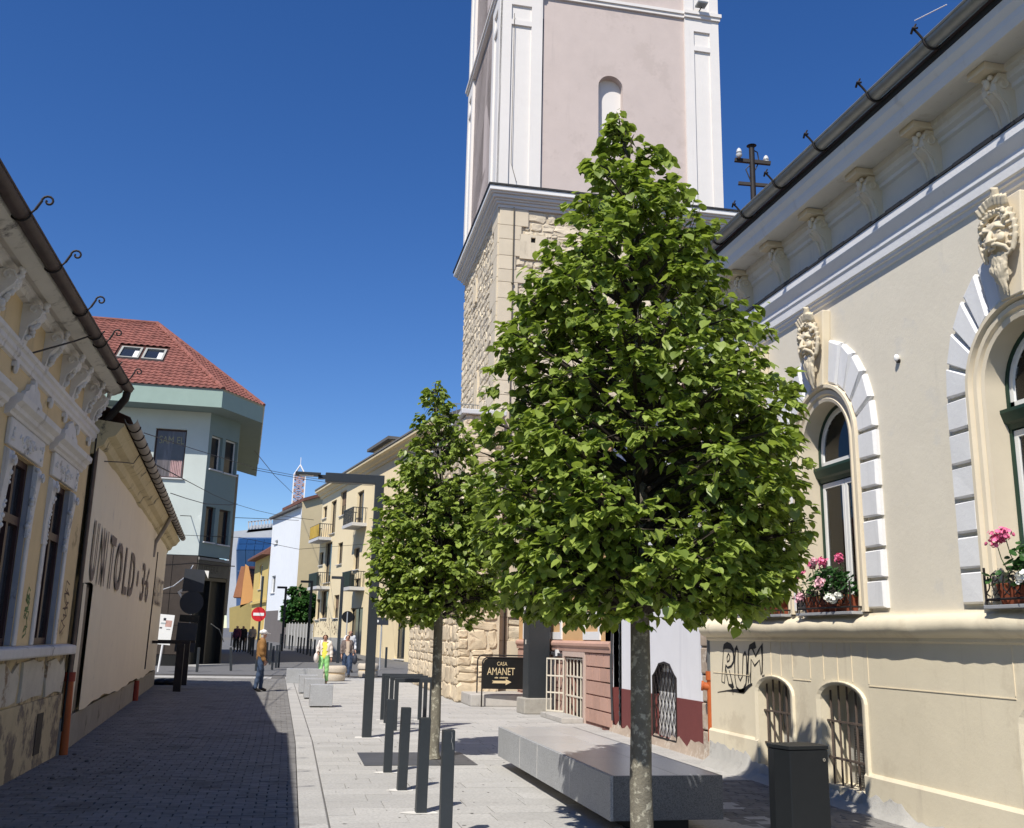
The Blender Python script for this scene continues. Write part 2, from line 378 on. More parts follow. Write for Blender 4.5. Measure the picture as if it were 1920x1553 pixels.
# big granite bench, built of slabs
BX0, BX1, BY0, BY1, BB, BT = 2.72, 3.74, 8.33, 13.0, .13, .49
bt = thing('granite_bench', 'large flat grey granite bench in the shade of the big tree', 'bench', (0, 0, 0))
gtop = M('honed_granite', (.47, .47, .475), .09, .28, 3, .03, 60, grain=(.72, 150), spec=.5, pieces=.07, stain=((.38, .38, .38), 2, .6))
gshade = M('shaded_granite', (.16, .165, .175), .1, .35, 8, .05, 60, grain=(.45, 150), spec=.5)  # same granite with the shade of front and right faces put into its colour
yb = [BY0+.03, 9.6, 10.9, 11.75, BY1-.03]; xm = BX0+.62
for i in range(4):
    for a, b in ((BX0+.03, xm), (xm, BX1-.03)): MB().box(a+.0025, b-.0025, yb[i]+.0025, yb[i+1]-.0025, BT-.03, BT).build('top_slab', gtop, bt, bevel=.002)
for i in range(4):
    MB().box(BX0, BX0+.0295, yb[i]+.003-(.03 if i == 0 else 0), yb[i+1]-.003+(.03 if i == 3 else 0), BB, BT-.001).build('side_slab', granite, bt, bevel=.003)
    MB().box(BX1-.0295, BX1, yb[i]+.0015, yb[i+1]-.0015, BB, BT-.001).build('side_slab', gshade, bt, bevel=.003)
for i in (1, 2, 3): MB().box(BX0-.0012, BX0+.005, yb[i]-.004, yb[i]+.004, BB+.005, BT-.006).build('mortar_joint', patch_m, bt)
MB().box(BX0+.031, BX1-.001, BY0, BY0+.029, BB, BT-.001).build('end_slab', gshade, bt, bevel=.003)
MB().box(BX0+.031, BX1-.001, BY1-.029, BY1, BB, BT-.001).build('end_slab', granite, bt, bevel=.003)
MB().box(BX0+.03, BX1-.03, BY0+.03, BY1-.03, BB+.004, BT-.031).build('core', patch_m, bt)
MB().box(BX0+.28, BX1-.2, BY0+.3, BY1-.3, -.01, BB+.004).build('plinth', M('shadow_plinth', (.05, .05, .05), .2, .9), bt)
# litter bin
bn = thing('litter_bin', 'anthracite metal litter bin standing in front of the barred cellar window', 'litter bin', (3.81, 7.12, 0), R(8))
bp_ = [(-.17, -.14), (.17, -.14), (.2, .02), (.17, .14), (-.17, .14), (-.2, .02)]
def poly_prism(p, s0, s1, z0, z1):
    n = len(p); return MB().add([(x*s0, y*s0, z0) for x, y in p]+[(x*s1, y*s1, z1) for x, y in p], [tuple(range(n))[::-1], tuple(range(n, 2*n))]+[(i, (i+1) % n, n+(i+1) % n, n+i) for i in range(n)])
bin_m = M('bin_paint', (.012, .014, .016), .15, .45, 12, .015, spec=.28, stain=((.03, .03, .03), 7, .64))
poly_prism(bp_, 1.0, 1.0, .04, .84).build('body', bin_m, bn, bevel=.006)
poly_prism(bp_, 1.03, 1.03, .843, .87).build('lid', bin_m, bn, bevel=.004)
poly_prism(bp_, .93, .93, 0, .04).build('foot', base_m, bn)
MB().disc((.13, -.141, .77), (0, -1, 0), .012, .006, 14).build('lock', M('steel', (.6, .6, .6), .05, .3, 20, 0, metal=1), bn)
MB().disc((.13, -.1475, .77), (0, -1, 0), .005, .001, 10).build('keyhole', iron, bn)
# tree pit plate under the small tree
def tree_plate(x0, x1, y0, y1, cx, cy, lb):
    t = thing('tree_grate', lb, 'tree grate', (0, 0, 0))
    pm = M('steel_plate', (.07, .073, .08), .2, .5, 15, .05, spec=.5)
    for a, b, c, d in ((x0, cx-.003, y0, cy-.14), (cx+.003, x1, y0, cy-.14), (x0, cx-.003, cy+.14, y1), (cx+.003, x1, cy+.14, y1), (x0, cx-.14, cy-.138, cy+.138), (cx+.14, x1, cy-.138, cy+.138)):
        MB().box(a, b, c, d, .002, .010).build('plate', pm, t, bevel=.002)
    MB().box(cx-.14, cx+.14, cy-.14, cy+.14, -.02, .004).build('soil', M('soil', (.07, .05, .035), .3, .95, 20, .5), t)
    for qx in (-.4, .42): MB().lathe([(.012, .0105), (.012, .012)], (cx+qx, cy-.3, 0), 10).build('lifting_hole', iron, t)
tree_plate(1.02, 2.48, 13.1, 14.5, 2.0, 13.78, 'dark steel plate around the trunk of the small tree')
tree_plate(2.05, 3.45, 7.0, 8.25, 2.76, 7.75, 'dark steel plate around the trunk of the big tree')
# electric cabinet on concrete base
p = G(1003, 1340); ck = thing('electric_cabinet', 'tall anthracite utility cabinet on a concrete base by the stone tower', 'cabinet', (p.x+.10, p.y+.35, 0), R(4))
con = M('rough_concrete', (.36, .34, .3), .18, .95, 14, .5, 40, stain=((.22, .2, .17), 3, .62))
MB().box(-.36, .36, -.3, .3, 0, .34).build('base', con, ck, bevel=.02)
MB().box(-.24, .25, -.2, .24, .34, 2.22).build('body', black_metal, ck, bevel=.008)
MB().box(-.26, .27, -.22, .26, 2.22, 2.26).build('cap', black_metal, ck)
MB().box(-.246, -.24, -.18, .2, .62, 2.1).build('door', black_metal, ck, bevel=.002)
MB().box(-.25, -.246, .0, .06, 1.5, 1.6).build('sticker', M('sticker', (.55, .53, .45), .1, .6), ck)
# raised step with the shop sign
kerb_m = M('worn_kerb', (.42, .40, .37), .15, .9, 10, .3, 40, stain=((.24, .23, .21), 4, .6))
p = G(905, 1325)
tag(MB().box(p.x-.3, 6.4, p.y, 25.9, 0, .28).build('step', kerb_m, bevel=.02), 'worn stone step at the foot of the tower under the black sign', 'step')
sg = thing('shop_sign', 'black folding sign reading CASA AMANET with a gold arrow', 'sign', (p.x-.06, p.y-.14, 0), R(-3))
gold = M('gold_letters', (.62, .5, .3), .08, .45, 10, 0)
sb = M('sign_black', (.012, .012, .012), .2, .35, 10, 0)
SW, SZ0, SZ1 = 1.35, .42, 1.16
def rail(z0, z1, y):
    pts = [(0, y, z0), (0, y, z1-.14)]+[(.14-.14*math.cos(a), y, z1-.14+.14*math.sin(a)) for a in (.4, .8, 1.2, 1.57)]+[(SW, y, z1)]
    return MB().tube(pts, .018, 8)
rail(0, SZ1, 0).build('front_frame', iron, sg, smooth=True)
MB().tube([(SW, 0, SZ1), (SW, 0, .0)], .018, 8).build('leg', iron, sg)
b_ = rail(.28, SZ1+.04, .9); b_.build('back_frame', iron, sg, smooth=True)
MB().tube([(SW, .9, SZ1+.04), (SW, .9, .28)], .018, 8).build('leg', iron, sg)
MB().bar((.0, .88, .66), (SW, .88, .66), .03).build('back_rail', iron, sg)
pn = [(.02, 0, SZ0), (SW-.02, 0, SZ0), (SW-.02, 0, SZ1-.01), (.15, 0, SZ1-.01), (.06, 0, SZ1-.06), (.02, 0, SZ1-.15)]
MB().prism(pn, (0, .02, 0)).build('panel', sb, sg)
def lettering(txt, w, h, mat, parent, loc, rz=0, name='lettering'):
    me = text_mesh(txt, w, h); me.materials.append(mat); o = link(name, me, parent); o.location = loc; o.rotation_euler = (0, 0, rz); return o
lettering('CASA', .25, .09, gold, sg, (.36, -.004, .97)); lettering('AMANET', .68, .17, gold, sg, (.12, -.004, .75))
for i in range(11):
    if i != 3: MB().box(.31+i*.03, .33+i*.03, -.005, -.001, .668, .698+.006*(i % 2)).build('small_print', gold, sg)
ar = MB().prism([(.24, -.003, .555), (.58, -.003, .555), (.58, -.003, .515), (.72, -.003, .585), (.58, -.003, .655), (.58, -.003, .615), (.24, -.003, .615), (.28, -.003, .585)], (0, -.003, 0)); ar.build('arrow', gold, sg)
# round planters
conc = M('planter_concrete', (.50, .44, .36), .12, .9, 18, .3, 80)
tan = M('planter_band', (.55, .42, .26), .1, .85, 18, .2, 80)
soil = M('soil', (.07, .05, .035))
for (u, v), lb in (((627, 1278), 'round concrete planter in front of the two women'), ((691, 1269), 'round concrete planter half hidden behind the lamp post')):
    p = G(u, v); t = thing('planter', lb, 'planter', (p.x, p.y+.38, 0), 0, 'round concrete planters')
    MB().lathe([(.32, 0), (.37, .02), (.4, .1), (.4, .2), (.385, .245)], n=32).build('lower_ring', conc, t, smooth=True)
    MB().lathe([(.385, .245), (.375, .27), (.385, .30)], n=32).build('band', tan, t, smooth=True)
    MB().lathe([(.385, .30), (.42, .33), (.43, .42), (.41, .5), (.36, .54), (.32, .54), (.32, .5)], n=32).build('upper_ring', conc, t, smooth=True)
    MB().lathe([(.315, .3), (.315, .51)], n=20).build('soil', soil, t)
# bollards on the far side of the crossing
far = [(510, 1256), (517, 1252.5), (522, 1252), (505.6, 1246), (499, 1243)]+[(473.5, 1230.6), (469.6, 1227.5), (465, 1225), (460, 1222.5), (455.5, 1220.3), (451, 1218), (446.5, 1216.3), (441.5, 1214.5), (437, 1213), (433, 1211.5)]
right = [(588.7, 1232), (581.6, 1230), (575, 1228.2), (568.7, 1226.6), (563, 1225), (557.8, 1223.6), (547, 1219.5), (542, 1218), (533.5, 1216), (529, 1214.6), (525, 1213.2)]
def fbol(u, v, lb, grp, h=1.0):
    p = G(u, v); t = thing('bollard', lb, 'bollard', (p.x, p.y, zg(p.y)), R(rnd.uniform(-4, 4)), grp)
    MB().box(-.05, .05, -.05, .05, 0, h).build('post', black_metal, t, bevel=.005)
for i, q in enumerate(far):
    fbol(*q, 'black street bollard %s from the crossing in the row behind the man in the cap' % ORD[i], 'bollards along the far street, left row')
for i, q in enumerate(right):
    fbol(*q, 'black street bollard %s from the woman with the white bag in the right-hand row' % ORD[i], 'bollards along the far street, right row')
for u, v, lb in ((433, 1258, 'lone slanting black bollard by the corner of the dark shopfront'), (369, 1260, 'slim black bollard right behind the traffic signpost'), (723, 1252, 'short black post in front of the cream ground floor by the stone tower')):
    fbol(u, v, lb, 'single bollards', .95)
fb = [o for o in COL.objects if o.get('label', '').startswith('lone slanting')][0]; fb.rotation_euler.y = R(-5)
# traffic signpost seen from behind
p = G(341, 1282); sp = thing('signpost', 'grey post carrying the dark backs of several traffic signs at the lane end', 'signpost', (p.x, p.y, 0)); sp.rotation_euler = (0, R(2.0), 0)
stl = M('galvanised', (.42, .43, .44), .1, .5, 10, .05, metal=.3); sback = M('sign_back', (.035, .04, .05), .08, .5, 10, .02)
D = p.length; s_ = D/FPX   # metres per photo pixel at this distance
MB().tube([(0, 0, 0), (0, 0, 3.55)], .03, 10).build('pole', stl, sp, smooth=True)
oct_ = [(.3*math.cos(math.pi/8+i*math.pi/4), -.05, 3.28+.34*math.sin(math.pi/8+i*math.pi/4)) for i in range(8)]
MB().box(-.36, .3, -.05, -.035, 2.9, 3.62).build('square_sign', sback, sp)
MB().disc((-.02, -.035, 2.55), (0, -1, 0), .37, .015).build('round_sign', sback, sp)
MB().box(-.33, .27, -.05, -.035, 1.92, 2.15).build('plate_sign', sb, sp); MB().box(-.36, .26, -.05, -.035, .98, 1.9).build('panel_sign', sback, sp)
for zz in (2.97, 3.5, 2.3, 2.78, 1.05, 1.75): MB().box(-.07, .07, -.034, .034, zz-.012, zz+.012).build('bracket', stl, sp)
wh = M('white_sign', (.78, .78, .75), .03, .5)
MB().prism([(.26, -.052, 3.6), (.40, -.052, 3.6), (.40, -.052, 3.35)], (0, .012, 0)).build('white_corner', wh, sp)
MB().prism([(-.36, -.052, 2.98), (-.36, -.052, 2.86), (-.42, -.052, 2.86), (-.36, -.052, 2.78), (-.36, -.052, 2.68), (-.5, -.052, 2.86)], (0, .012, 0)).build('white_arrow', wh, sp)
# information board
p = G(296, 1260); ib = thing('notice_board', 'white notice board with small printed pictures on a leaning pole', 'notice board', (p.x, p.y, zg(p.y))); ib.rotation_euler = (0, R(4), 0); k = (p-CAM).length/FPX
MB().tube([(0, 0, 0), (0, 0, 1.2)], .04, 8).build('pole', white_paint, ib)
MB().box(-.3, .28, -.03, 0, 1.05, 2.22).build('board', wh, ib)
for a, b, c, d, col in ((-.12, -.02, 1.98, 2.08, (.02, .02, .03)), (-.02, .22, 1.75, 2.0, (.5, .3, .25)), (-.22, -.12, 1.66, 1.72, (.1, .1, .1)), (-.25, -.02, 1.1, 1.2, (.35, .36, .3)), (.05, .2, 1.64, 1.66, (.1, .1, .1)), (-.2, .0, 1.84, 1.9, (.45, .5, .5))):
    MB().box(a, b, -.034, -.0305, c, d).build('print', M('print%d' % int(a*100+c*1000), col, .3, .7, 30, 0), ib)
# black barrier frames at the lane end
for i, (u0, v0, lb) in enumerate(((331, 1297, 'black square barrier post in front of the signpost'), (343, 1285, 'black square barrier post behind the nearer one'))):
    p = G(u0, v0); t = thing('barrier_post', lb, 'post', (p.x, p.y, 0)); MB().box(-.1, .1, -.06, .06, 0, 1.28).build('post', iron, t, bevel=.005)
    MB().box(-.9, .25, -.05, .05, 1.281, 1.36).build('crossbar', iron, t)
hp = G(318, 1284)
mb = MB()
for i in range(7): mb.sphere((rnd.uniform(-.3, .35), rnd.uniform(-.15, .15), .08), .17, 10, 7, (1.5, 1, .7))
o = mb.build('rubbish_bag', M('black_bag', (.012, .012, .014), .3, .35, 8, .5, 14), smooth=True); o.location = (hp.x, hp.y, 0); tag(o, 'heap of black bin bags on the ground by the house corner', 'rubbish bag')
# ================================================================== CREAM HOUSE ON THE RIGHT
RX = 5.75
plU = M('cream_grey_plaster', (.69, .635, .525), .05, .85, 3, .14, 18, stain=((.64, .60, .52), 1.3, .57), streak=((.57, .53, .45), .60))
plL = M('cream_plaster', (.70, .625, .47), .06, .85, 3, .12, 22, stain=((.62, .545, .405), 1.1, .56), streak=((.53, .465, .355), .60))
beige = M('warm_moulding', (.67, .59, .45), .05, .8, 5, .06, 30)
qwhite = M('quoin_white', (.71, .71, .715), .05, .8, 6, .12, 25, streak=((.55, .55, .56), .62))
fwhite = M('frieze_white', (.68, .67, .64), .05, .8, 4, .08, 25, streak=((.5, .47, .42), .58))
zinc = M('zinc', (.24, .25, .25), .15, .42, 12, .03, metal=.55)
flash = M('black_flashing', (.025, .026, .028), .2, .7)
cement = M('cement_skirt', (.38, .37, .345), .12, .95, 7, .3, 40, stain=((.25, .24, .22), 2, .6))
grn = M('green_frame', (.012, .04, .026), .15, .4, 10, .03)
rootR = thing('cream_house', 'long cream plastered house with arched windows and carved mask keystones', 'house', (RX, 0, 0), R(90))
U0, U1 = 2.6, 13.12
WC = (3.4, 6.6, 9.75, 11.25)
ZS = 3.8
holes = [arch(c, .5, 1.95, ZS) for c in WC]
bh = [arch(c, .41, .16 if c > 9 else .2, 1.03, .17) for c in WC]
wall = MB(); wall_holes(wall, rect(U0, U1, 1.8, 6.7), holes, .3); wall.build('upper_wall', plU, rootR)
low = MB(); wall_holes(low, rect(U0, U1, -.05, 1.8), bh, .32); low.build('lower_wall', plL, rootR)
MB().box(U0, U1, -9, -.62, -.05, 6.55).build('house_body', plU, rootR)
sd_ = MB().add([(U1, 0, -.05), (U1, -9, -.05), (U1, -9, 6.6), (U1, 0, 6.6)], [(0, 1, 2, 3)]); sd_.build('side_wall', plU, rootR)
# roll moulding under the windows, uneven plaster
rl_ = MB(); prof = [(0, 1.935), (.03, 1.935), (.035, 1.91), (.05, 1.90)]+[(.045+.10*math.cos(a), 1.80+.10*math.sin(a)) for a in (1.2, .8, .4, 0, -.4, -.8, -1.2)]+[(.03, 1.69), (.03, 1.66), (0, 1.64)]
us = [U0+i*.12 for i in range(int((U1+.04-U0)/.12)+1)]+[U1+.05]; pr = random.Random(3)
vs = []; off = 0
for u in us:
    off = off*.7+pr.uniform(-.012, .012)
    for j, (a, b) in enumerate(prof): vs.append((u, a+(off if 4 <= j <= 10 else 0)+pr.uniform(-.002, .002), b+(off*.6 if 6 <= j <= 10 else 0)))
k = len(prof); rl_.add(vs, [(i*k+j, i*k+j+1, (i+1)*k+j+1, (i+1)*k+j) for i in range(len(us)-1) for j in range(k-1)]+[tuple(range((len(us)-1)*k, len(us)*k))])
rl_.build('sill_roll', plL, rootR, smooth=50)
# string course, flashing, frieze, brackets, cornice
MB().extr([(0, 5.42), (.02, 5.43), (.025, 5.47), (.05, 5.475), (.055, 5.50), (.075, 5.51), (.08, 5.60), (.095, 5.62), (.095, 5.68), (.15, 5.76), (.16, 5.78), (.16, 5.86), (0, 5.9)], U0, U1+.1).build('string_course', qwhite, rootR)
fl_ = MB()
for i in range(40):
    a = U0+i*(U1-U0)/40; b = U0+(i+1)*(U1-U0)/40; h = .018+rnd.uniform(0, .022); fl_.box(a+.001, b+.01, -.005, .172, 5.862+rnd.uniform(0, .004), 5.87+h)
fl_.build('flashing', flash, rootR)
MB().extr([(0, 6.28), (.03, 6.3), (.03, 6.34), (.07, 6.37), (.07, 6.43), (.11, 6.45), (.11, 6.505), (0, 6.505)], U0, U1+.1).build('frieze_moulding', fwhite, rootR)
MB().extr([(-.3, 6.505), (.36, 6.505), (.36, 6.485), (.40, 6.485), (.42, 6.55), (.425, 6.6), (.465, 6.66), (.47, 6.73), (-.3, 6.73)], U0, U1+.35).build('cornice', fwhite, rootR)
MB().extr([(.0, 6.735), (.48, 6.735), (.48, 6.79), (.0, 6.81)], U0, U1+.35).build('eave_board', flash, rootR)
gt = MB(); n = 10
gv = [(.555+.078*math.cos(a), 6.86+.078*math.sin(a)) for a in [math.pi+i*math.pi/n for i in range(n+1)]]
gt.extr(gv+[(x*.97+.0165, z+.012) for x, z in gv[::-1]], U0, U1+.4); gt.build('gutter', zinc, rootR, smooth=60)
MB().tube([(U0, .636, 6.86), (U1+.4, .636, 6.86)], .012, 8).build('gutter_bead', zinc, rootR, smooth=True)
def gutter_hook(parent, u, curl):
    mb = MB(); pts = [(u, .38, 6.92), (u, .455, 6.85)]+[(u, .555+.088*math.cos(a), 6.86+.088*math.sin(a)) for a in [math.pi*1.05+i*math.pi*.95/8 for i in range(9)]]
    pts += [(u, .69, 6.91), (u, .73, 6.945)]
    mb.tube(pts, .011, 6); mb.tube([(u-.045, .725, 6.925), (u, .735, 6.955), (u+.045, .725, 6.925)], .011, 6); mb.tube([(u, .73, 6.945), (u-.01, .71, 6.99)], .009, 6)
    return mb.build('gutter_hook', iron, parent, smooth=True)
for u in (4.7, 5.75, 6.72, 7.61, 8.63, 9.55, 10.41, 11.26, 12.2, 13.1): gutter_hook(rootR, u, 0)
# roof
tile_d = M('dark_roof', (.16, .07, .05), .2, .8, 10, .2)
MB().add([(U0-.2, .54, 6.90), (U1+.4, .54, 6.90), (U1+.4, -5, 9.7), (U0-.2, -5, 9.7), (U0-.2, -9.5, 7.5), (U1+.4, -9.5, 7.5)], [(0, 1, 2, 3), (3, 2, 5, 4)]).build('roof', tile_d, rootR)
def console(u):
    t = MB(); w_ = .085
    prof = [(0, 5.91), (.045, 5.91), (.055, 5.97), (.065, 6.06), (.09, 6.15), (.14, 6.20), (.18, 6.25), (.195, 6.31), (.18, 6.38), (.15, 6.43), (0, 6.43)]
    t.prism([(u-w_, a, b) for a, b in prof], (2*w_, 0, 0))
    for s in (-1, 1):
        x = u+s*w_; pts = [(x, .115+r*math.cos(a), 6.325+r*math.sin(a)) for a, r in [(i*.7, .075-.006*i) for i in range(11)]]
        t.tube(pts, .014, 6)
        t.tube([(u+s*.055, .045, 5.93), (u+s*.055, .075, 6.08), (u+s*.055, .12, 6.19), (u+s*.055, .195, 6.26)], .018, 6)
    t.box(u-.11, u+.11, 0, .30, 6.435, 6.50)
    t.sphere((u, .205, 6.35), .036, 8, 6, (.9, .8, 1.5)); t.sphere((u-.035, .195, 6.40), .026, 7, 5); t.sphere((u+.035, .195, 6.40), .026, 7, 5); t.sphere((u, .19, 6.28), .02, 7, 5)
    return t.build('bracket', beige, rootR, smooth=50)
for u in (3.55, 4.55, 5.55, 6.52, 7.52, 8.5, 9.52, 10.5, 11.5, 12.5): console(u)
# arched windows
def arch_sweep(mb, uc, z0, zs, prof, n=20, rise=1.0):
    P = []
    for r, q in prof:
        row = [(uc+r, q, z0), (uc+r, q, zs)]+[(uc+r*math.cos(math.pi*i/n), q, zs+rise*r*math.sin(math.pi*i/n)) for i in range(1, n)]+[(uc-r, q, zs), (uc-r, q, z0)]
        P.append(row)
    k = len(P[0]); vs = [p for row in P for p in row]
    mb.add(vs, [(i*k+j, i*k+j+1, (i+1)*k+j+1, (i+1)*k+j) for i in range(len(P)-1) for j in range(k-1)]); return mb
glass = glass_mat('window_glass')
room = M('dim_room', (.035, .032, .03), .2, .95, 2, 0)
curtain = M('net_curtain', (.66, .65, .62), .05, .9, 6, 0)
curtain_d = M('beige_curtain', (.42, .38, .30), .08, .9, 6, 0)
wframe = M('sash_white', (.72, .72, .7), .04, .45, 10, .03)
rbar = M('rusty_bar', (.10, .075, .06), .3, .7, 30, .2)
def mask(uc):
    t = MB(); w0, w1, z0, z1 = .13, .215, 4.46, 5.33
    t.prism([(uc-w0, 0, z0), (uc+w0, 0, z0), (uc+w1, 0, z1), (uc-w1, 0, z1)], (0, .1, 0))
    MBk = t.build('keystone', beige, rootR, bevel=.012)
    s = MB(); q = random.Random(int(uc*100)); y0 = .1
    s.sphere((uc, y0+.02, 4.98), .125, 16, 12, (.84, .95, 1.45))                       # head
    s.sphere((uc, y0+.115, 5.06), .07, 10, 8, (1.25, .5, .6))                            # forehead
    s.tube([(uc, y0+.13, 5.03), (uc, y0+.165, 4.96), (uc, y0+.175, 4.925), (uc, y0+.13, 4.905)], [.018, .022, .03, .02], 8)
    for d in (-1, 1):
        s.tube([(uc+d*.015, y0+.14, 5.03), (uc+d*.05, y0+.145, 5.05), (uc+d*.095, y0+.10, 5.02)], [.014, .02, .012], 7)   # brow
        s.sphere((uc+d*.048, y0+.118, 5.0), .02, 8, 6, (1.3, .8, .8)); s.sphere((uc+d*.03, y0+.15, 4.925), .018, 8, 6)
        s.sphere((uc+d*.062, y0+.115, 4.94), .036, 10, 8, (1, .7, 1.1))
        s.tube([(uc+d*.008, y0+.15, 4.892), (uc+d*.05, y0+.15, 4.885), (uc+d*.09, y0+.115, 4.85), (uc+d*.105, y0+.09, 4.80), (uc+d*.09, y0+.1, 4.775)], [.014, .02, .018, .013, .008], 7)   # moustache
        for i in range(6):                                                                # side locks
            z = 5.16-.06*i; w_ = .10+.035*math.sin(i*.6)
            s.tube([(uc+d*w_*.8, y0+.07, z+.03), (uc+d*(w_+.035), y0+.075, z), (uc+d*(w_+.02), y0+.08, z-.05), (uc+d*(w_-.01), y0+.09, z-.06)], [.016, .024, .018, .008], 7)
    for i in range(13):                                                                   # curled hair round the brow
        th = R(-105+210*i/12); cx_, cz_ = uc+.115*math.sin(th), 5.10+.10*math.cos(th); rr = .03+.012*q.random(); p0_ = q.uniform(0, 6)
        s.tube([(cx_+rr*(1-k/9)*math.cos(p0_+k*.8), y0+.075+.006*k+.02*q.random(), cz_+rr*(1-k/9)*math.sin(p0_+k*.8)) for k in range(8)], [.012, .018, .02, .02, .018, .016, .014, .012], 6)
    for i in range(8):
        x = -.11+.22*i/7; z_ = 5.21+.06*math.cos(x*12); s.tube([(uc+x*.7, y0+.03, z_-.06), (uc+x, y0+.10, z_), (uc+x*1.15, y0+.12, z_+.05), (uc+x*1.1, y0+.09, z_+.08)], [.02, .03, .024, .008], 6)
    s.sphere((uc, y0+.135, 4.862), .022, 8, 6, (1.5, .7, .5))
    for i in range(24):                                                                  # flowing beard
        a = i/23; r0 = q.uniform(-1, 1); ph = q.uniform(0, 6); zt = 4.84-.16*q.random(); L_ = q.uniform(.12, .3)
        s.tube([(uc+r0*(.085-.05*t*(L_+4.84-zt)/.4)+.012*math.sin(ph+t*5), y0+.115-.06*t*(L_+4.84-zt)/.4-.02*abs(r0), zt-L_*t) for t in (0, .25, .5, .75, 1)], [.012, .019, .018, .014, .005], 6)
    s.tube([(uc-.02, y0+.03, 5.22), (uc-.03, y0+.10, 5.31), (uc-.05, y0+.12, 5.38), (uc-.04, y0+.15, 5.39)], [.035, .04, .03, .01], 8)
    s.v = [(uc+(x-uc)*1.28, y*1.0, z) for x, y, z in s.v]
    o = s.build('carved_mask', M('mask_stone', (.62, .54, .40), .1, .8, 8, .12, 40), rootR, smooth=75)
    rm = o.modifiers.new('remesh', 'REMESH'); rm.mode = 'VOXEL'; rm.voxel_size = .0065; rm.use_smooth_shade = True
    sm = o.modifiers.new('smooth', 'SMOOTH'); sm.factor = .5; sm.iterations = 1
def quoin_block(pts, name='quoin'):
    """pts: 4 corners (u,z), raised with sloped margins"""
    c = (sum(p[0] for p in pts)/4, sum(p[1] for p in pts)/4); q = MB(); ins = .05
    inner = [(c[0]+(a-c[0])*(1-ins*2/max(.2, abs(pts[0][0]-pts[1][0]))*.5), c[1]+(b-c[1])*(1-.10)) for a, b in pts]
    q.add([(a, 0, b) for a, b in pts]+[(a, .035, b) for a, b in pts]+[(a+rnd.uniform(-.003, .003), .062+rnd.uniform(-.004, .004), b+rnd.uniform(-.004, .004)) for a, b in inner],
          [(i, (i+1) % 4, 4+(i+1) % 4, 4+i) for i in range(4)]+[(4+i, 4+(i+1) % 4, 8+(i+1) % 4, 8+i) for i in range(4)]+[(8, 9, 10, 11)])
    q.build(name, qwhite, rootR)
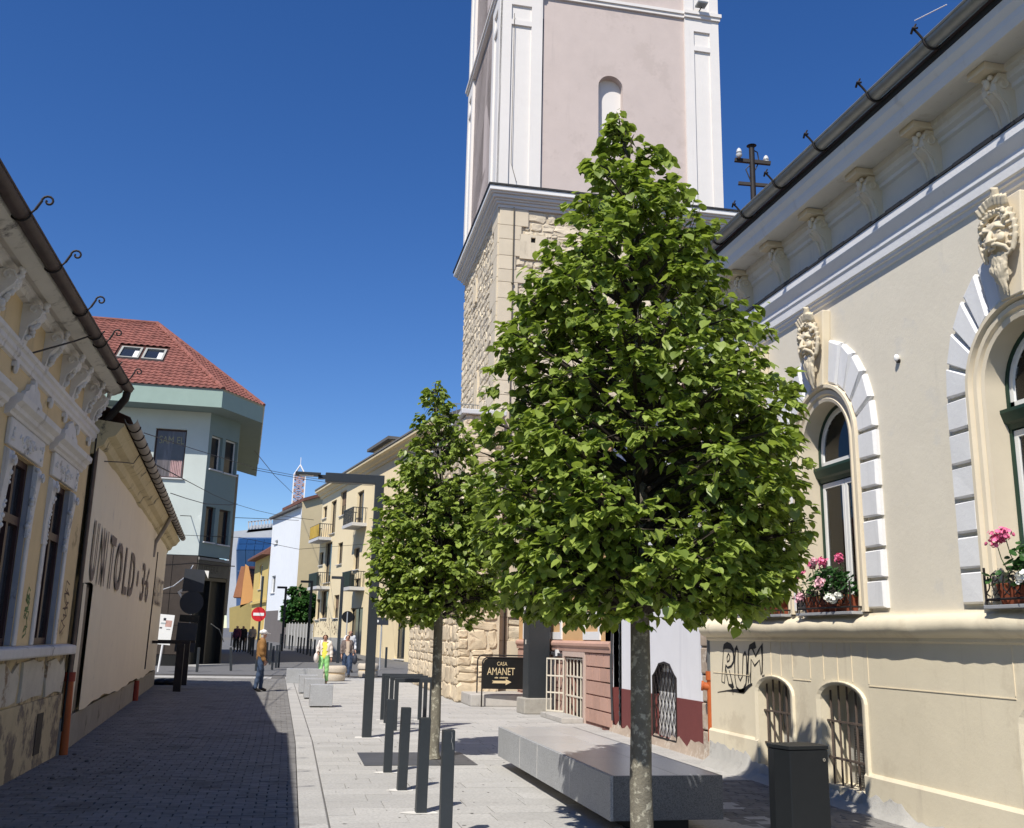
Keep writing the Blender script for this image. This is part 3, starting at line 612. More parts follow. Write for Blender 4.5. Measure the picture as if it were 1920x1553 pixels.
for wi, c in enumerate(WC):
    # layered surround
    sur = MB(); arch_sweep(sur, c, 1.95, ZS, [(.494, -.166), (.494, .035), (.53, .045), (.545, .02), (.565, .02), (.58, .05), (.62, .055), (.635, .035), (.65, .085), (.685, .085), (.69, 0)])
    sur.build('window_surround', beige, rootR, smooth=35)
    lim = 10.5
    def cl(u): return (min(u, lim-.004) if c < lim else max(u, lim+.004)) if c > 9 else u
    hq = (ZS-1.96)/6
    for s in (-1, 1):
        for i in range(6):
            z0 = 1.96+i*hq; ou = cl(c+s*1.0); iu = c+s*.692
            quoin_block([(iu, z0+.02), (ou, z0+.02), (ou, z0+hq-.02), (iu, z0+hq-.02)])
        angs = [0, .27, .55, .82, 1.08, 1.36]
        for i in range(5):
            a0, a1 = angs[i]+.02, angs[i+1]-.02
            f = lambda a, r, rz: (cl(c+s*r*math.cos(a)), ZS+rz*math.sin(a))
            quoin_block([f(a0, .692, .692), f(a0, 1.0, 1.2), f(a1, 1.0, 1.2), f(a1, .692, .692)])
    if c > 5: mask(c)
    # frame, sashes, panes, curtains
    win = MB(); arch_sweep(win, c, 1.95, ZS, [(.5, -.2), (.5, -.165), (.46, -.165), (.46, -.21)]); wo = win.build('window', grn, rootR)
    tr_ = MB().extr([(-.22, 3.44), (-.165, 3.44), (-.15, 3.48), (-.12, 3.50), (-.09, 3.58), (-.09, 3.61), (-.22, 3.63)], c-.5, c+.5); tr_.build('transom', grn, wo)
    up = MB(); arch_sweep(up, c, 3.63, ZS, [(.46, -.205), (.46, -.18), (.415, -.18), (.405, -.195), (.405, -.21)]); up.box(c-.46, c+.46, -.21, -.18, 3.63, 3.68); up.build('fanlight_sash', wframe, wo)
    for a, b in ((c-.46, c-.005), (c+.005, c+.46)):
        sa = MB()
        for q in ((a, a+.05, 1.98, 3.43), (b-.05, b, 1.98, 3.43), (a+.05, b-.05, 1.98, 2.04), (a+.05, b-.05, 3.37, 3.43)): sa.box(q[0], q[1], -.212, -.18, q[2], q[3])
        sa.build('sash', wframe, wo, bevel=.004)
        MB().box(a+.05, b-.05, -.2, -.196, 2.04, 3.37).build('pane', glass, wo)
    ag = arch(c, .405, 3.68, ZS); MB().prism([(a, -.2, b) for a, b in ag], (0, .004, 0)).build('pane', glass, wo)
    for a, b, ph, cm in ((c-.47, c-.25, 0, curtain), (c-.22, c+.1, 1, curtain_d), (c+.16, c+.47, 2, curtain)):
        cu = MB(); K = 26; vv = []
        for i in range(K+1):
            x = a+(b-a)*i/K; yy = -.36+.028*math.sin(i*1.9+ph)+.008*math.sin(i*.7)
            vv += [(x, yy, 1.97), (x+.01*math.sin(i), yy-.0, 3.43), (x, yy-.02, 4.25)]
        cu.add(vv, [(3*i+j, 3*i+3+j, 3*i+4+j, 3*i+1+j) for i in range(K) for j in range(2)])
        cu.build('curtain', cm, wo, smooth=60)
    MB().box(c-.56, c+.56, -.615, -.61, 1.9, 4.4).build('room_back', room, wo)
    MB().box(c-.58, c+.58, -.30, .17, 1.925, 1.955).build('sill', M('sill_tin', (.42, .43, .45), .08, .5, 8, .05, metal=.3), rootR, bevel=.004)
    # wrought iron guard
    gd = MB(); g0, g1, gn = c-.55, c+.55, .16
    gd.tube([(g0, gn, 2.26), (g0, gn, 1.96)], .011, 6); gd.tube([(g1, gn, 2.26), (g1, gn, 1.96)], .011, 6)
    gd.tube([(g0, gn, 2.0), (g1, gn, 2.0)], .011, 6); gd.tube([(g0, gn, 2.0), (g0, .0, 2.0)], .011, 6); gd.tube([(g1, gn, 2.0), (g1, .0, 2.0)], .011, 6)
    for i in range(9):
        x = g0+.07+i*.12
        for sgn in (-1, 1):
            gd.tube([(x+sgn*(.005+.032*(1-k/12)*math.sin(k*.62)+.025), gn, 2.02+.16*(k/12)+.01*math.cos(k*.6)) for k in range(13)], .006, 5)
    for i in range(5):
        x = g0+.12+i*.215
        gd.tube([(x+(.05-.0035*k)*math.cos(k*.65), gn, 2.17+(.05-.0035*k)*math.sin(k*.65)) for k in range(12)], .006, 5)
    gd.build('window_guard', iron, rootR, smooth=True)
    # cellar window
    z0 = .16 if c > 9 else .2
    cw = MB(); arch_sweep(cw, c, z0, 1.03, [(.41, 0), (.41, .012), (.47, .03), (.49, .03), (.5, 0)], 12, .42); cw.build('cellar_surround', plL, rootR)
    cb_ = MB().box(c-.5, c+.5, -.33, -.321, 0, 1.3); cb_.build('cellar_back', M('cellar_grey', (.40, .39, .365), .2, .95, 4, .2, stain=((.16, .15, .14), 2.5, .6)), rootR)
    for i in range(5):
        x = c-.33+i*.165; zt = 1.03+.17*math.sqrt(max(0, 1-((x-c)/.41)**2))
        MB().tube([(x, -.07, z0), (x, -.07, zt)], .013, 6).build('cellar_bar', rbar, rootR)
    for zz in (.42, .80): MB().box(c-.41, c+.41, -.082, -.058, zz, zz+.022).build('cellar_crossbar', rbar, rootR)
    if c == 9.75:
        gm = MB()
        for i in range(17): gm.box(9.36+i*.024, 9.364+i*.024, -.14, -.136, .18, .76)
        for i in range(24): gm.box(9.36, 9.75, -.1355, -.132, .18+i*.0245, .184+i*.0245)
        gm.build('wire_mesh', iron, rootR)
MB().sphere((8.32, .03, 4.42), .03, 8, 6, (.8, 1, 1.3)).build('wall_anchor', qwhite, rootR, smooth=True); MB().disc((8.32, .0, 4.39), (0, 1, 0), .02, .03, 10).build('anchor_stub', iron, rootR)
# plinth, plaster lines
for a, b, z in ((U0, 6.19, .39), (7.02, 9.33, .37), (10.17, 10.83, .42), (11.67, U1+.02, .47)):
    MB().extr([(0, -.05), (.035, -.05), (.035, z-.03), (.012, z), (0, z)], a, b).build('plinth', plL, rootR)
ln = M('plaster_joint', (.72, .62, .45), .05, .85, 5, 0)
def joint(a, b, z0, z1): MB().box(a, b, 0, .006, z0, z1).build('plaster_ridge', ln, rootR)
for u in (7.1, 9.2, 9.5, 9.78, 10.07, 10.36, 10.77, 11.05, 11.3): joint(u, u+.006, 1.235 if u < 9.4 else 1.24, 1.64)
for a, b in ((7.1, 9.2), (10.36, 10.77), (11.9, U1-.1)): joint(a, b, 1.21, 1.217)
# cement skirt with ragged top
sk = MB(); q = random.Random(11); us = [U0+i*.06 for i in range(int((U1-U0)/.06)+1)]; vs = []; h = .15
for u in us:
    base_h = .07 if u < 8.6 else (.16 if u < 9.4 else (.13 if u < 10.2 else (.15 if u < 11.7 else .26)))
    h = h*.6+.4*base_h+q.uniform(-.035, .035); h = max(.04, h); wd = .22 if u > 9.3 else .16
    vs += [(u, .0365, h), (u, .041, h-.006), (u, .055, base_h*.45), (u, wd, -.012)]
sk.add(vs, [(4*i+j, 4*i+j+1, 4*i+5+j, 4*i+4+j) for i in range(len(us)-1) for j in range(3)]); sk.build('cement_skirt', cement, rootR, smooth=50)
# graffiti on the plaster: outlined capitals R U M
ink = M('spray_paint', (.014, .013, .014), .2, .6, 20, 0)
def gq(px, py):            # zoom window 1340..1480 x 1180..1320, 11.09 px per pixel
    p = PX(1340+px/11.093, 1180+py/11.093, RX-.004); return (p.y, .004, p.z)
def stroke(mb, pts, w_):
    P = [Vector(gq(*p)) for p in pts]; k = len(P); L_ = []
    for i, p in enumerate(P):
        d = (P[min(i+1, k-1)]-P[max(i-1, 0)]).normalized(); nrm = Vector((-d.z, 0, d.x)); ww = (w_[i] if isinstance(w_, list) else w_)
        L_ += [p+nrm*ww, p-nrm*ww]
    mb.add(L_, [(2*i, 2*i+1, 2*i+3, 2*i+2) for i in range(k-1)])
st = [([(180, 430), (170, 640), (155, 900), (145, 1090), (205, 1120), (215, 930), (225, 760)], .009), ([(180, 420), (200, 360), (260, 335), (330, 360), (380, 430), (395, 560), (390, 680), (340, 770), (270, 800), (225, 740)], [.018, .035, .045, .04, .03, .02, .018, .016, .014, .01]),
      ([(285, 500), (255, 590), (260, 680), (300, 650), (315, 570), (285, 500)], .011), ([(225, 760), (250, 950), (290, 1150), (360, 1190), (385, 1210), (350, 1050), (300, 850)], [.01, .012, .014, .03, .03, .012, .01]),
      ([(430, 400), (415, 700), (420, 1000), (450, 1200), (520, 1290), (600, 1270), (650, 1130), (670, 850), (660, 560), (630, 490), (590, 540), (580, 800), (575, 980), (530, 1070), (490, 980), (485, 700), (485, 440), (455, 380), (430, 420)], [.02, .014, .012, .012, .022, .03, .014, .02, .014, .026, .014, .01, .01, .012, .012, .012, .012, .03, .02]),
      ([(745, 1120), (735, 900), (700, 1130), (690, 800), (705, 450), (730, 370), (830, 330), (845, 400)], [.01, .01, .012, .018, .016, .03, .045, .03]), ([(780, 390), (850, 560), (920, 430), (975, 330), (990, 600), (985, 900), (965, 950), (930, 640), (830, 760), (755, 620), (750, 900), (745, 1130)], [.02, .014, .016, .04, .016, .014, .012, .01, .014, .012, .011, .01]),
      ([(60, 1310), (250, 1280), (400, 1275), (600, 1290), (700, 1190), (780, 1140)], [.004, .008, .02, .03, .022, .014]), ([(375, 1210), (380, 1290), (380, 1370)], [.012, .008, .004]), ([(985, 990), (1010, 1010), (1040, 980)], .025)]
gf = MB()
for pts, w_ in st: stroke(gf, pts, w_)
gf.build('graffiti', ink, rootR)
# aerial, roof pole
p = PX(1412, 352, 8.2); rp = thing('roof_pole', 'black pole with crossbars and white insulators above the cream roof', 'pole', (p.x, p.y, 8.1))
zt = PX(1410, 270, 8.2).z-8.1; a_ = PX(1412, 300, 8.2).z-8.1; c_ = PX(1412, 345, 8.2).z-8.1
MB().tube([(0, 0, -.1), (0, 0, zt-.03)], .055, 10).build('pole', iron, rp, smooth=True); MB().lathe([(.1, zt-.03), (.03, zt)], n=12).build('cap', iron, rp)
MB().bar((-.32, .1, a_+.03), (.34, -.1, a_-.06), .07).build('crossbar', iron, rp); MB().bar((-.26, .1, c_+.03), (.26, -.1, c_-.05), .06).build('crossbar', iron, rp)
por = M('porcelain', (.55, .56, .56), .03, .2, 5, 0)
for x, z in ((-.27, a_+.07), (.3, a_-.01)): MB().lathe([(.035, z-.03), (.06, z), (.06, z+.04), (.03, z+.06), (.055, z+.08), (.04, z+.14), (.01, z+.17)], (x, 0, 0), 12).build('insulator', por, rp, smooth=True)
MB().tube([(0, 0, a_+.25), (.12, 0, a_+.2), (.15, 0, a_), (.05, 0, a_-.2)], .012, 6).build('cable', iron, rp, smooth=True); MB().tube([(-.05, 0, a_-.1), (-.14, 0, a_-.2), (-.02, 0, c_)], .012, 6).build('cable', iron, rp, smooth=True)
# house corner: downpipe stub
orange = M('orange_pipe', (.42, .10, .025), .15, .6, 8, .05)
dp = thing('drain_pipe', 'orange plastic drain pipe squeezed between the white and cream houses', 'pipe', (5.80, 13.22, 0))
MB().tube([(0, 0, .28), (0, 0, 1.2)], .06, 14).build('pipe', orange, dp, smooth=True); MB().tube([(0, 0, 1.1), (0, 0, 1.22)], .075, 14).build('collar', orange, dp, smooth=True)
MB().tube([(0, 0, 1.0), (-.10, .04, 1.02)], .055, 14).build('branch', orange, dp, smooth=True); MB().disc((-.10, .04, 1.02), (-1, .4, .1), .068, .03, 16).build('plug', orange, dp)
MB().tube([(0, 0, 1.2), (0, 0, 5.5)], .05, 10).build('grey_pipe', zinc, dp, smooth=True)

# flower boxes on the sills
terra = M('terracotta', (.28, .075, .035), .15, .7, 12, .05)
gleaf = leaf_mat('geranium_leaf', (.025, .075, .018), (.05, .13, .03), .2)
pinks = [M('pink_petal', (.72, .16, .30), .25, .6, 40, 0), M('pale_petal', (.78, .45, .52), .2, .6, 40, 0), M('white_petal', (.8, .8, .74), .05, .6, 40, 0)]
def round_leaf(q, c, s, nrm):
    n = Vector(nrm).normalized(); a = n.orthogonal().normalized(); a = Matrix.Rotation(q.uniform(0, 6.28), 3, n) @ a; b = n.cross(a); c = Vector(c)
    vs = [c-n*s*.25]+[c+(a*math.cos(t)+b*math.sin(t))*s*(1+.1*math.sin(5*t)) for t in [i*math.pi/4 for i in range(8)]]
    return vs, [(0, 1+i, 1+(i+1) % 8) for i in range(8)]
boxes = [(6.6, 'flower box with a big pink geranium head on the right-hand window sill', [(.33, .2, .52, 0, .08), (.22, .2, .55, 0, .07), (-.1, .2, .4, 0, .07), (-.3, .2, .5, 1, .08), (.05, .2, .2, 2, .07)]),
         (9.75, 'flower box with pink geraniums on the middle arched window sill', [(.42, .2, .16, 1, .065), (.36, .2, .45, 0, .055), (.26, .12, .52, 0, .05), (.18, .14, .55, 1, .05), (-.1, .2, .52, 0, .065), (-.14, .26, .30, 1, .075), (-.38, .16, .55, 0, .05), (-.3, .2, .12, 2, .05), (-.2, .2, .14, 2, .05), (-.4, .2, .16, 2, .04), (.48, .2, .40, 0, .05)]),
         (11.25, 'flower box behind the foliage on the far arched window sill', [(-.3, .2, .3, 0, .06), (-.1, .2, .42, 1, .06)])]
for uc, lb, heads in boxes:
    t = thing('flower_box', lb, 'flower box', (RX, uc, 1.957), R(90), 'geranium boxes'); q = random.Random(int(uc*10))
    for a, b in ((-.46, -.01), (.01, .46)):
        MB().add([(a+.03, .0, 0), (b-.03, .0, 0), (b-.03, .11, 0), (a+.03, .11, 0), (a, -.02, .17), (b, -.02, .17), (b, .135, .17), (a, .135, .17)], [(0, 3, 2, 1), (4, 5, 6, 7), (0, 1, 5, 4), (1, 2, 6, 5), (2, 3, 7, 6), (3, 0, 4, 7)]).build('trough', terra, t, bevel=.006)
    fo = MB()
    for i in range(420):
        x = q.gauss(0, .24); x = max(-.5, min(.5, x)); hh_ = .14+q.random()*.34*(1-(x/.62)**2); y = q.gauss(.07, .07)
        fo.add(*round_leaf(q, (x, y, hh_), q.uniform(.018, .038), (q.gauss(0, .5), q.gauss(.5, .5), 1)))
    fo.build('foliage', gleaf, t, recalc=False, kind='stuff')
    for (x, y, z, ci, r) in heads:
        MB().tube([(x*.9, .06, .12), (x, y*.8, z*.7), (x, y, z)], .004, 5).build('stem', gleaf, t)
        fh = MB()
        for i in range(60):
            d = Vector((q.gauss(0, 1), q.gauss(0, 1), q.gauss(.2, 1))).normalized(); fh.add(*round_leaf(q, Vector((x, y, z))+d*r*q.uniform(.25, 1), .018, d+Vector((q.gauss(0, .4), q.gauss(0, .4), q.gauss(0, .4)))))
        fh.build('flower_head', pinks[ci], t, recalc=False)

# ================================================================== WHITE AND MAROON HOUSE
wm = M('limewash', (.72, .72, .75), .04, .85, 4, .1, 30, streak=((.60, .60, .64), .55))
maroon = M('maroon_paint', (.165, .045, .042), .1, .7, 6, .1, 30, stain=((.3, .16, .14), 5, .72))
rubble = M('exposed_masonry', (.42, .34, .27), .2, .95, 8, .5, 30, stain=((.55, .5, .43), 4, .55))
rw = thing('white_house', 'narrow limewashed house with maroon base and lattice grille', 'house', (5.85, 0, 0), R(90))
f = lambda u, v: (PX(u, v, 5.85).y, PX(u, v, 5.85).z)
gu0, gz0 = f(1270, 1392); gu1, _ = f(1226, 1380); gz1 = f(1248, 1243)[1]
zm = f(1330, 1318)[1]
UA, UB = 13.3, 17.7
gc = (gu0+gu1)/2; ghw = (gu1-gu0)/2
hole = [(gc-ghw, gz0), (gc+ghw, gz0), (gc+ghw, gz1-.22), (gc+ghw*.8, gz1-.17), (gc+ghw*.45, gz1-.03), (gc, gz1), (gc-ghw*.45, gz1-.03), (gc-ghw*.8, gz1-.17), (gc-ghw, gz1-.22)]
du0 = f(1166, 1340)[0]; du1 = du0+.95
zq = min(zm, gz1-.23)
wl = MB(); wall_holes(wl, [(UA+.32, zm), (gc-ghw, zm), (gc-ghw, gz1-.22), (gc-ghw*.8, gz1-.17), (gc-ghw*.45, gz1-.03), (gc, gz1), (gc+ghw*.45, gz1-.03), (gc+ghw*.8, gz1-.17), (gc+ghw, gz1-.22), (gc+ghw, zm), (du0, zm), (du0, 2.15), (du1, 2.15), (du1, zm), (UB, zm), (UB, 5.4), (UA+.32, 5.4)], [], .1); wl.build('white_wall', wm, rw)
mw = MB()
for a, b in ((UA+.32, gc-ghw), (gc+ghw, du0), (du1, UB)): mw.box(a, b, -.1, .006, .1+rnd.uniform(-.03, .03), zm)
mw.box(gc-ghw, gc+ghw, -.1, .006, .14, gz0-.02); mw.build('maroon_base', maroon, rw)
MB().box(UA+.3, UB, -8, -.35, -.05, 5.4).build('house_body', wm, rw)
fo = MB(); q = random.Random(5); vs = []
us = [UA+.05+i*.15 for i in range(31)]
for u in us: vs += [(u, .0065, .15+q.uniform(-.05, .08)), (u, .02, .08), (u, .05, -.01)]
fo.add(vs, [(3*i+j, 3*i+j+1, 3*i+4+j, 3*i+3+j) for i in range(30) for j in range(2)]); fo.build('footing', rubble, rw, smooth=50)
ed = MB()
for i in range(14): ed.box(UA, UA+.315+q.uniform(-.02, .03), -.3, .008+q.uniform(-.0, .02), i*.385+.02, (i+1)*.385)
ed.build('rough_corner', rubble, rw, bevel=.02)
MB().add([(UA-.1, .35, 5.4), (UB, .35, 5.4), (UB, -6, 8), (UA-.1, -6, 8)], [(0, 1, 2, 3)]).build('roof', tile_d, rw)
gri = MB(); hk = [(a, .0, b) for a, b in hole]; gri.tube(hk+[hk[0]], .022, 6); gri.build('grille_frame', iron, rw, smooth=True)
def zcap(x): t = abs(x-gc)/ghw; return np.interp(t, [0, .45, .8, 1], [gz1, gz1-.03, gz1-.17, gz1-.22])
for s in (-1, 1):
    for i in range(-7, 8):
        # diagonal bars clipped to the opening
        pts = []
        for tt in range(121):
            z = gz0+(gz1-gz0)*tt/120; x = gc+i*.15+s*(z-gz0-.55)*.42
            if gc-ghw < x < gc+ghw and z < zcap(x): pts.append((x, .004*s, z))
        if len(pts) > 6: MB().tube([pts[0], pts[-1]], .007, 5).build('lattice_bar', iron, rw)
MB().prism([(a, -.1, b) for a, b in hole], (0, .004, 0)).build('window_board', M('white_board', (.7, .7, .68), .06, .8, 6, .1), rw)
MB().box(gc-ghw, gc+ghw, -.096, -.092, gz1-.45, gz1-.15).build('dark_pane', M('grey_pane', (.13, .135, .14), .1, .3), rw)
MB().box(du0, du1, -.3, -.25, .05, 2.15).build('door', M('brown_door', (.06, .04, .03), .2, .6), rw)
for i in range(26):   # chain of the entrance curtain
    MB().tube([(du0+.06+.012*math.cos(a+i*1.57), .02+.012*math.sin(a+i*1.57)*(i % 2), 2.0-i*.072+.045*math.sin(a)) for a in [k*.785 for k in range(9)]], .008, 5).build('chain_link', black_metal, rw)
cbm = M('grey_cable', (.05, .05, .055), .1, .6, 10, 0)
for dx in (0, .035, .05):
    MB().tube([(UB-.06+dx, .03, 4), (UB-.03+dx, .035, 3), (UB-.08+dx, .03, 2.2), (UB-.02+dx*2, .04, 1.3), (UB+.04+dx, .03, .8), (UB-.06+dx, .04, .2)], .012, 6).build('cable', cbm, rw, smooth=True)

# ================================================================== PINK AND ORANGE HOUSE
rp_ = thing('orange_house', 'ochre house with pink rusticated base and white barred door beside the tower', 'house', (5.85, 0, 0), R(90))
ochre = M('ochre_plaster', (.60, .38, .18), .06, .85, 4, .1, 25)
pinkm = M('pink_block', (.46, .285, .225), .1, .85, 8, .15, 30, pieces=.08, stain=((.5, .42, .38), 3, .66))
pinkj = M('pink_joint', (.25, .125, .10), .1, .9, 8, .1)
UC, UD = 17.75, 25.6
dd0, dd1 = f(1096, 1330)[0], f(1060, 1330)[0]; zt = 1.27; zb = 1.40
lw = MB(); wall_holes(lw, rect(UC, UD, -.05, zb), [rect(dd0, dd1, -.04, zt)], .25); lw.build('base_wall', pinkj, rp_)
uw = MB(); wins = [(18.6, 19.5), (21.4, 22.3), (24.0, 24.9)]
wall_holes(uw, rect(UC, UD, zb, 5.6), [rect(a, b, 2.45, 4.3) for a, b in wins], .2); uw.build('upper_wall', ochre, rp_)
MB().box(UC, UD, -8, -.4, -.05, 5.6).build('house_body', ochre, rp_)
MB().extr([(0, zb-.02), (.05, zb-.02), (.06, zb+.06), (.09, zb+.10), (.09, zb+.15), (.04, zb+.2), (0, zb+.2)], UC, UD).build('base_moulding', pinkm, rp_)
items = []
for r_ in range(5):
    z0 = .06+r_*.265; u = UC-(.24 if r_ % 2 else 0)
    while u < UD:
        a, b = max(u, UC), min(u+.48, UD)
        for a1, b1 in ([(a, min(b, dd0-.13))] if a < dd0-.13 and b > dd0-.13 else [(max(a, dd1+.13), b)] if b > dd1+.13 and a < dd1+.13 else [(a, b)] if b <= dd0-.13 or a >= dd1+.13 else []):
            if b1-a1 > .05: items.append((TRS(((a1+b1)/2, .01, z0+.12), (b1-a1-.03, .238, .03), 0, R(-90)), 0))
        u += .48
pieces('block', 'blocks', rp_, items, [chamfer_box(.03)], pinkm)
for a, b in wins:
    for q in ((a-.12, a, 1.62, 4.42), (b, b+.12, 1.62, 4.42), (a, b, 4.3, 4.42), (a, b, 2.32, 2.45), (a, b, 1.62, 1.78)): MB().box(q[0], q[1], 0, .03, q[2], q[3]).build('window_trim', white_paint, rp_)
    for i in range(4): MB().box(a+.1+i*.2, a+.2+i*.2, 0, .025, 1.98, 2.18).build('panel_block', white_paint, rp_)
    wo = MB().box(a, b, -.2, -.16, 2.45, 2.5).box(a, b, -.2, -.16, 4.25, 4.3).box(a, a+.05, -.2, -.16, 2.5, 4.25).box(b-.05, b, -.2, -.16, 2.5, 4.25).box((a+b)/2-.03, (a+b)/2+.03, -.2, -.16, 2.5, 4.25).build('window', wframe, rp_)
    MB().box(a+.05, b-.05, -.195, -.19, 2.5, 4.25).build('pane', dark_glass, wo)
MB().add([(UC, .4, 5.6), (UD, .4, 5.6), (UD, -6, 8.4), (UC, -6, 8.4)], [(0, 1, 2, 3)]).build('roof', tile_d, rp_)
for q in ((dd0-.12, dd0, -.03, zt+.12), (dd1, dd1+.12, -.03, zt+.12), (dd0, dd1, zt, zt+.12)): MB().box(q[0], q[1], 0, .045, q[2], q[3]).build('door_trim', M('door_stone', (.52, .4, .34), .08, .85), rp_)
MB().box(dd0, dd1, -.3, -.25, -.04, zt).build('door_dark', M('dark_opening', (.02, .018, .017), .2, .8), rp_)
gw = M('grille_white', (.62, .57, .47), .05, .6)
for i in range(6): MB().tube([(dd0+.06+i*(dd1-dd0-.12)/5, -.02, -.02), (dd0+.06+i*(dd1-dd0-.12)/5, -.02, zt-.04)], .017, 6).build('grille_bar', gw, rp_)
for z in (.05, .45, .85, zt-.06): MB().box(dd0+.02, dd1-.02, -.04, 0, z, z+.03).build('grille_rail', gw, rp_)
lf = MB()
for i in range(5): lf.tube([(dd1-.02+.09*i, .05+.07*i, .104), (dd1-.02+.09*i, .05+.07*i, zt-.05)], .014, 6)
for z in (.12, .5, .85, zt-.06): lf.bar((dd1-.02, .05, z), (dd1+.34, .33, z), .03)
lf.build('open_grille_leaf', gw, rp_)
MB().box(dd0-.1, dd1+.2, .05, .5, 0, .1).build('door_step', kerb_m, rp_, bevel=.01)

for z, dx in ((1.30, 0), (1.27, .05)): MB().tube([(dd1+.12, .06, z), (dd1+1, .07, z+.03), (dd1+2.2, .06, z-.03)], .025, 6).build('cable', cbm, rp_, smooth=True)
for i in range(5): MB().tube([(dd1+.5+i*.02, .08, 1.4), (dd1+.55+i*.04, .13, 1.0), (dd1+.5+i*.05, .1, .6), (dd1+.52+i*.03, .12, .02)], .012, 6).build('cable', cbm, rp_, smooth=True)
MB().box(dd1+.4, dd1+.52, .02, .1, 1.26, 1.4).build('junction_box', white_paint, rp_)
# ================================================================== STONE TOWER
TX0, TX1, TY0, TY1 = 5.12, 12.18, 26.0, 32.6
tw = thing('stone_tower', 'tall tower of pale rubble stone with a pink and white plastered upper stage', 'tower', (TX0, TY0, 0), R(-.8))
WX, WY, ZC = TX1-TX0, TY1-TY0, 13.93
mort = M('lime_mortar', (.56, .48, .36), .12, .95, 10, .3, 40)
stone = M('sandstone', (.60, .52, .395), .16, .9, 7, .6, 18, pieces=.13, stain=((.42, .34, .25), 3.5, .60))
ash_m = M('dressed_sandstone', (.61, .53, .405), .07, .85, 5, .12, 30, pieces=.05)
MB().box(.03, WX-.03, .03, WY-.03, -.05, ZC).build('core', mort, tw)
def rubble_items(length, height, place, q, corner=True, z0=0.0, skip=None, big=1.0):
    """courses of uneven stones on a face; place(u,z)->Matrix frame with local x along, y up, z out"""
    it = []; ash = []; z = z0
    while z < height-.05:
        h = q.uniform(.16, .36)*big; h = min(h, height-z); u = 0
        if corner: u = .42
        while u < length-.02:
            wd = min(q.choice((q.uniform(.16, .4), q.uniform(.3, .75)))*big, length-u)
            if wd < .12: break
            if h > .34 and q.random() < .35:   # split into two thin ones
                hs = h*q.uniform(.4, .6); it += [(u+wd/2, z+hs/2, wd, hs), (u+wd/2, z+hs+(h-hs)/2, wd, h-hs)]
            else: it.append((u+wd/2, z+h/2, wd, h))
            u += wd
        z += h
    if corner:
        zz = z0; kk = q.randrange(2)
        while zz < height-.05:
            hh = min(q.uniform(.38, .78), height-zz); cw = q.uniform(.5, .68) if kk % 2 else q.uniform(.8, 1.05); kk += 1
            ash.append((cw/2, zz+hh/2, cw-.014, hh-.014)); zz += hh
    M1 = []
    for (u, zc, wd, hh) in it:
        if skip and skip(u, zc): continue
        t = q.uniform(.05, .10); mt = place(u+q.uniform(-.01, .01), zc+q.uniform(-.012, .012), -.03+q.uniform(-.012, .012)) @ Matrix.Rotation(q.gauss(0, .08), 4, 'Z') @ Matrix.Diagonal((wd-q.uniform(.02, .05), hh-q.uniform(.02, .05), .058, 1))
        M1.append((mt, q.randrange(8)))
    M2 = [(place(u, zc, .0) @ Matrix.Diagonal((wd, hh, .09, 1)), 0) for (u, zc, wd, hh) in ash]
    return M1, M2
def rock(seed):
    q = random.Random(seed); mb = MB(); a = .5
    o = [(-.5, -.5), (-.1, -.5), (.35, -.5), (.5, -.3), (.5, .2), (.42, .5), (0, .5), (-.38, .5), (-.5, .3), (-.5, -.1)]
    o = [(x+q.uniform(-.05, .05), y+q.uniform(-.05, .05)) for x, y in o]; n = len(o)
    vs = [(x, y, -.5) for x, y in o]+[(x, y, .22+q.uniform(-.15, .15)) for x, y in o]+[(x*.87+q.uniform(-.04, .04), y*.82+q.uniform(-.05, .05), .42+q.uniform(-.22, .3)) for x, y in o]+[(q.uniform(-.25, .25), q.uniform(-.2, .2), .45+q.uniform(-.25, .3))]
    fs = [(i, (i+1) % n, n+(i+1) % n, n+i) for i in range(n)]+[(n+i, n+(i+1) % n, 2*n+(i+1) % n, 2*n+i) for i in range(n)]+[(2*n+i, 2*n+(i+1) % n, 3*n) for i in range(n)]
    mb.add(vs, fs); return mb
rocks = [rock(s) for s in range(8)]
front = lambda u, z, o=0: Matrix(((1, 0, 0, u), (0, 0, -1, -o), (0, 1, 0, z), (0, 0, 0, 1)))
left = lambda u, z, o=0: Matrix(((0, 0, -1, -o), (-1, 0, 0, u), (0, 1, 0, z), (0, 0, 0, 1)))
q = random.Random(21)
hx, hz = 1.02, 12.78
sk1 = lambda u, z: (abs(u-hx) < .42 and abs(z-hz) < .4)
F1, A1 = rubble_items(WX, ZC, front, q, skip=sk1)
L1, A2 = rubble_items(WY, ZC, left, q, skip=lambda u, z: abs(u-3.2) < .32 and abs(z-9.0) < .7 or abs(u-4.0) < .25 and abs(z-12.7) < .4)
def vis_t(it):
    p = tw.matrix_basis @ it[0].translation
    return (p.x*.5 if p.z > 9 and p.x < 7.5 else 6+p.x if p.z < 4 else 20+p.x)
pieces('stone', 'stones', tw, F1+L1, rocks, stone, key=vis_t, smooth=True)
pieces('quoin_stone', 'quoin_stones', tw, A1+A2, [chamfer_box(.03)], ash_m)
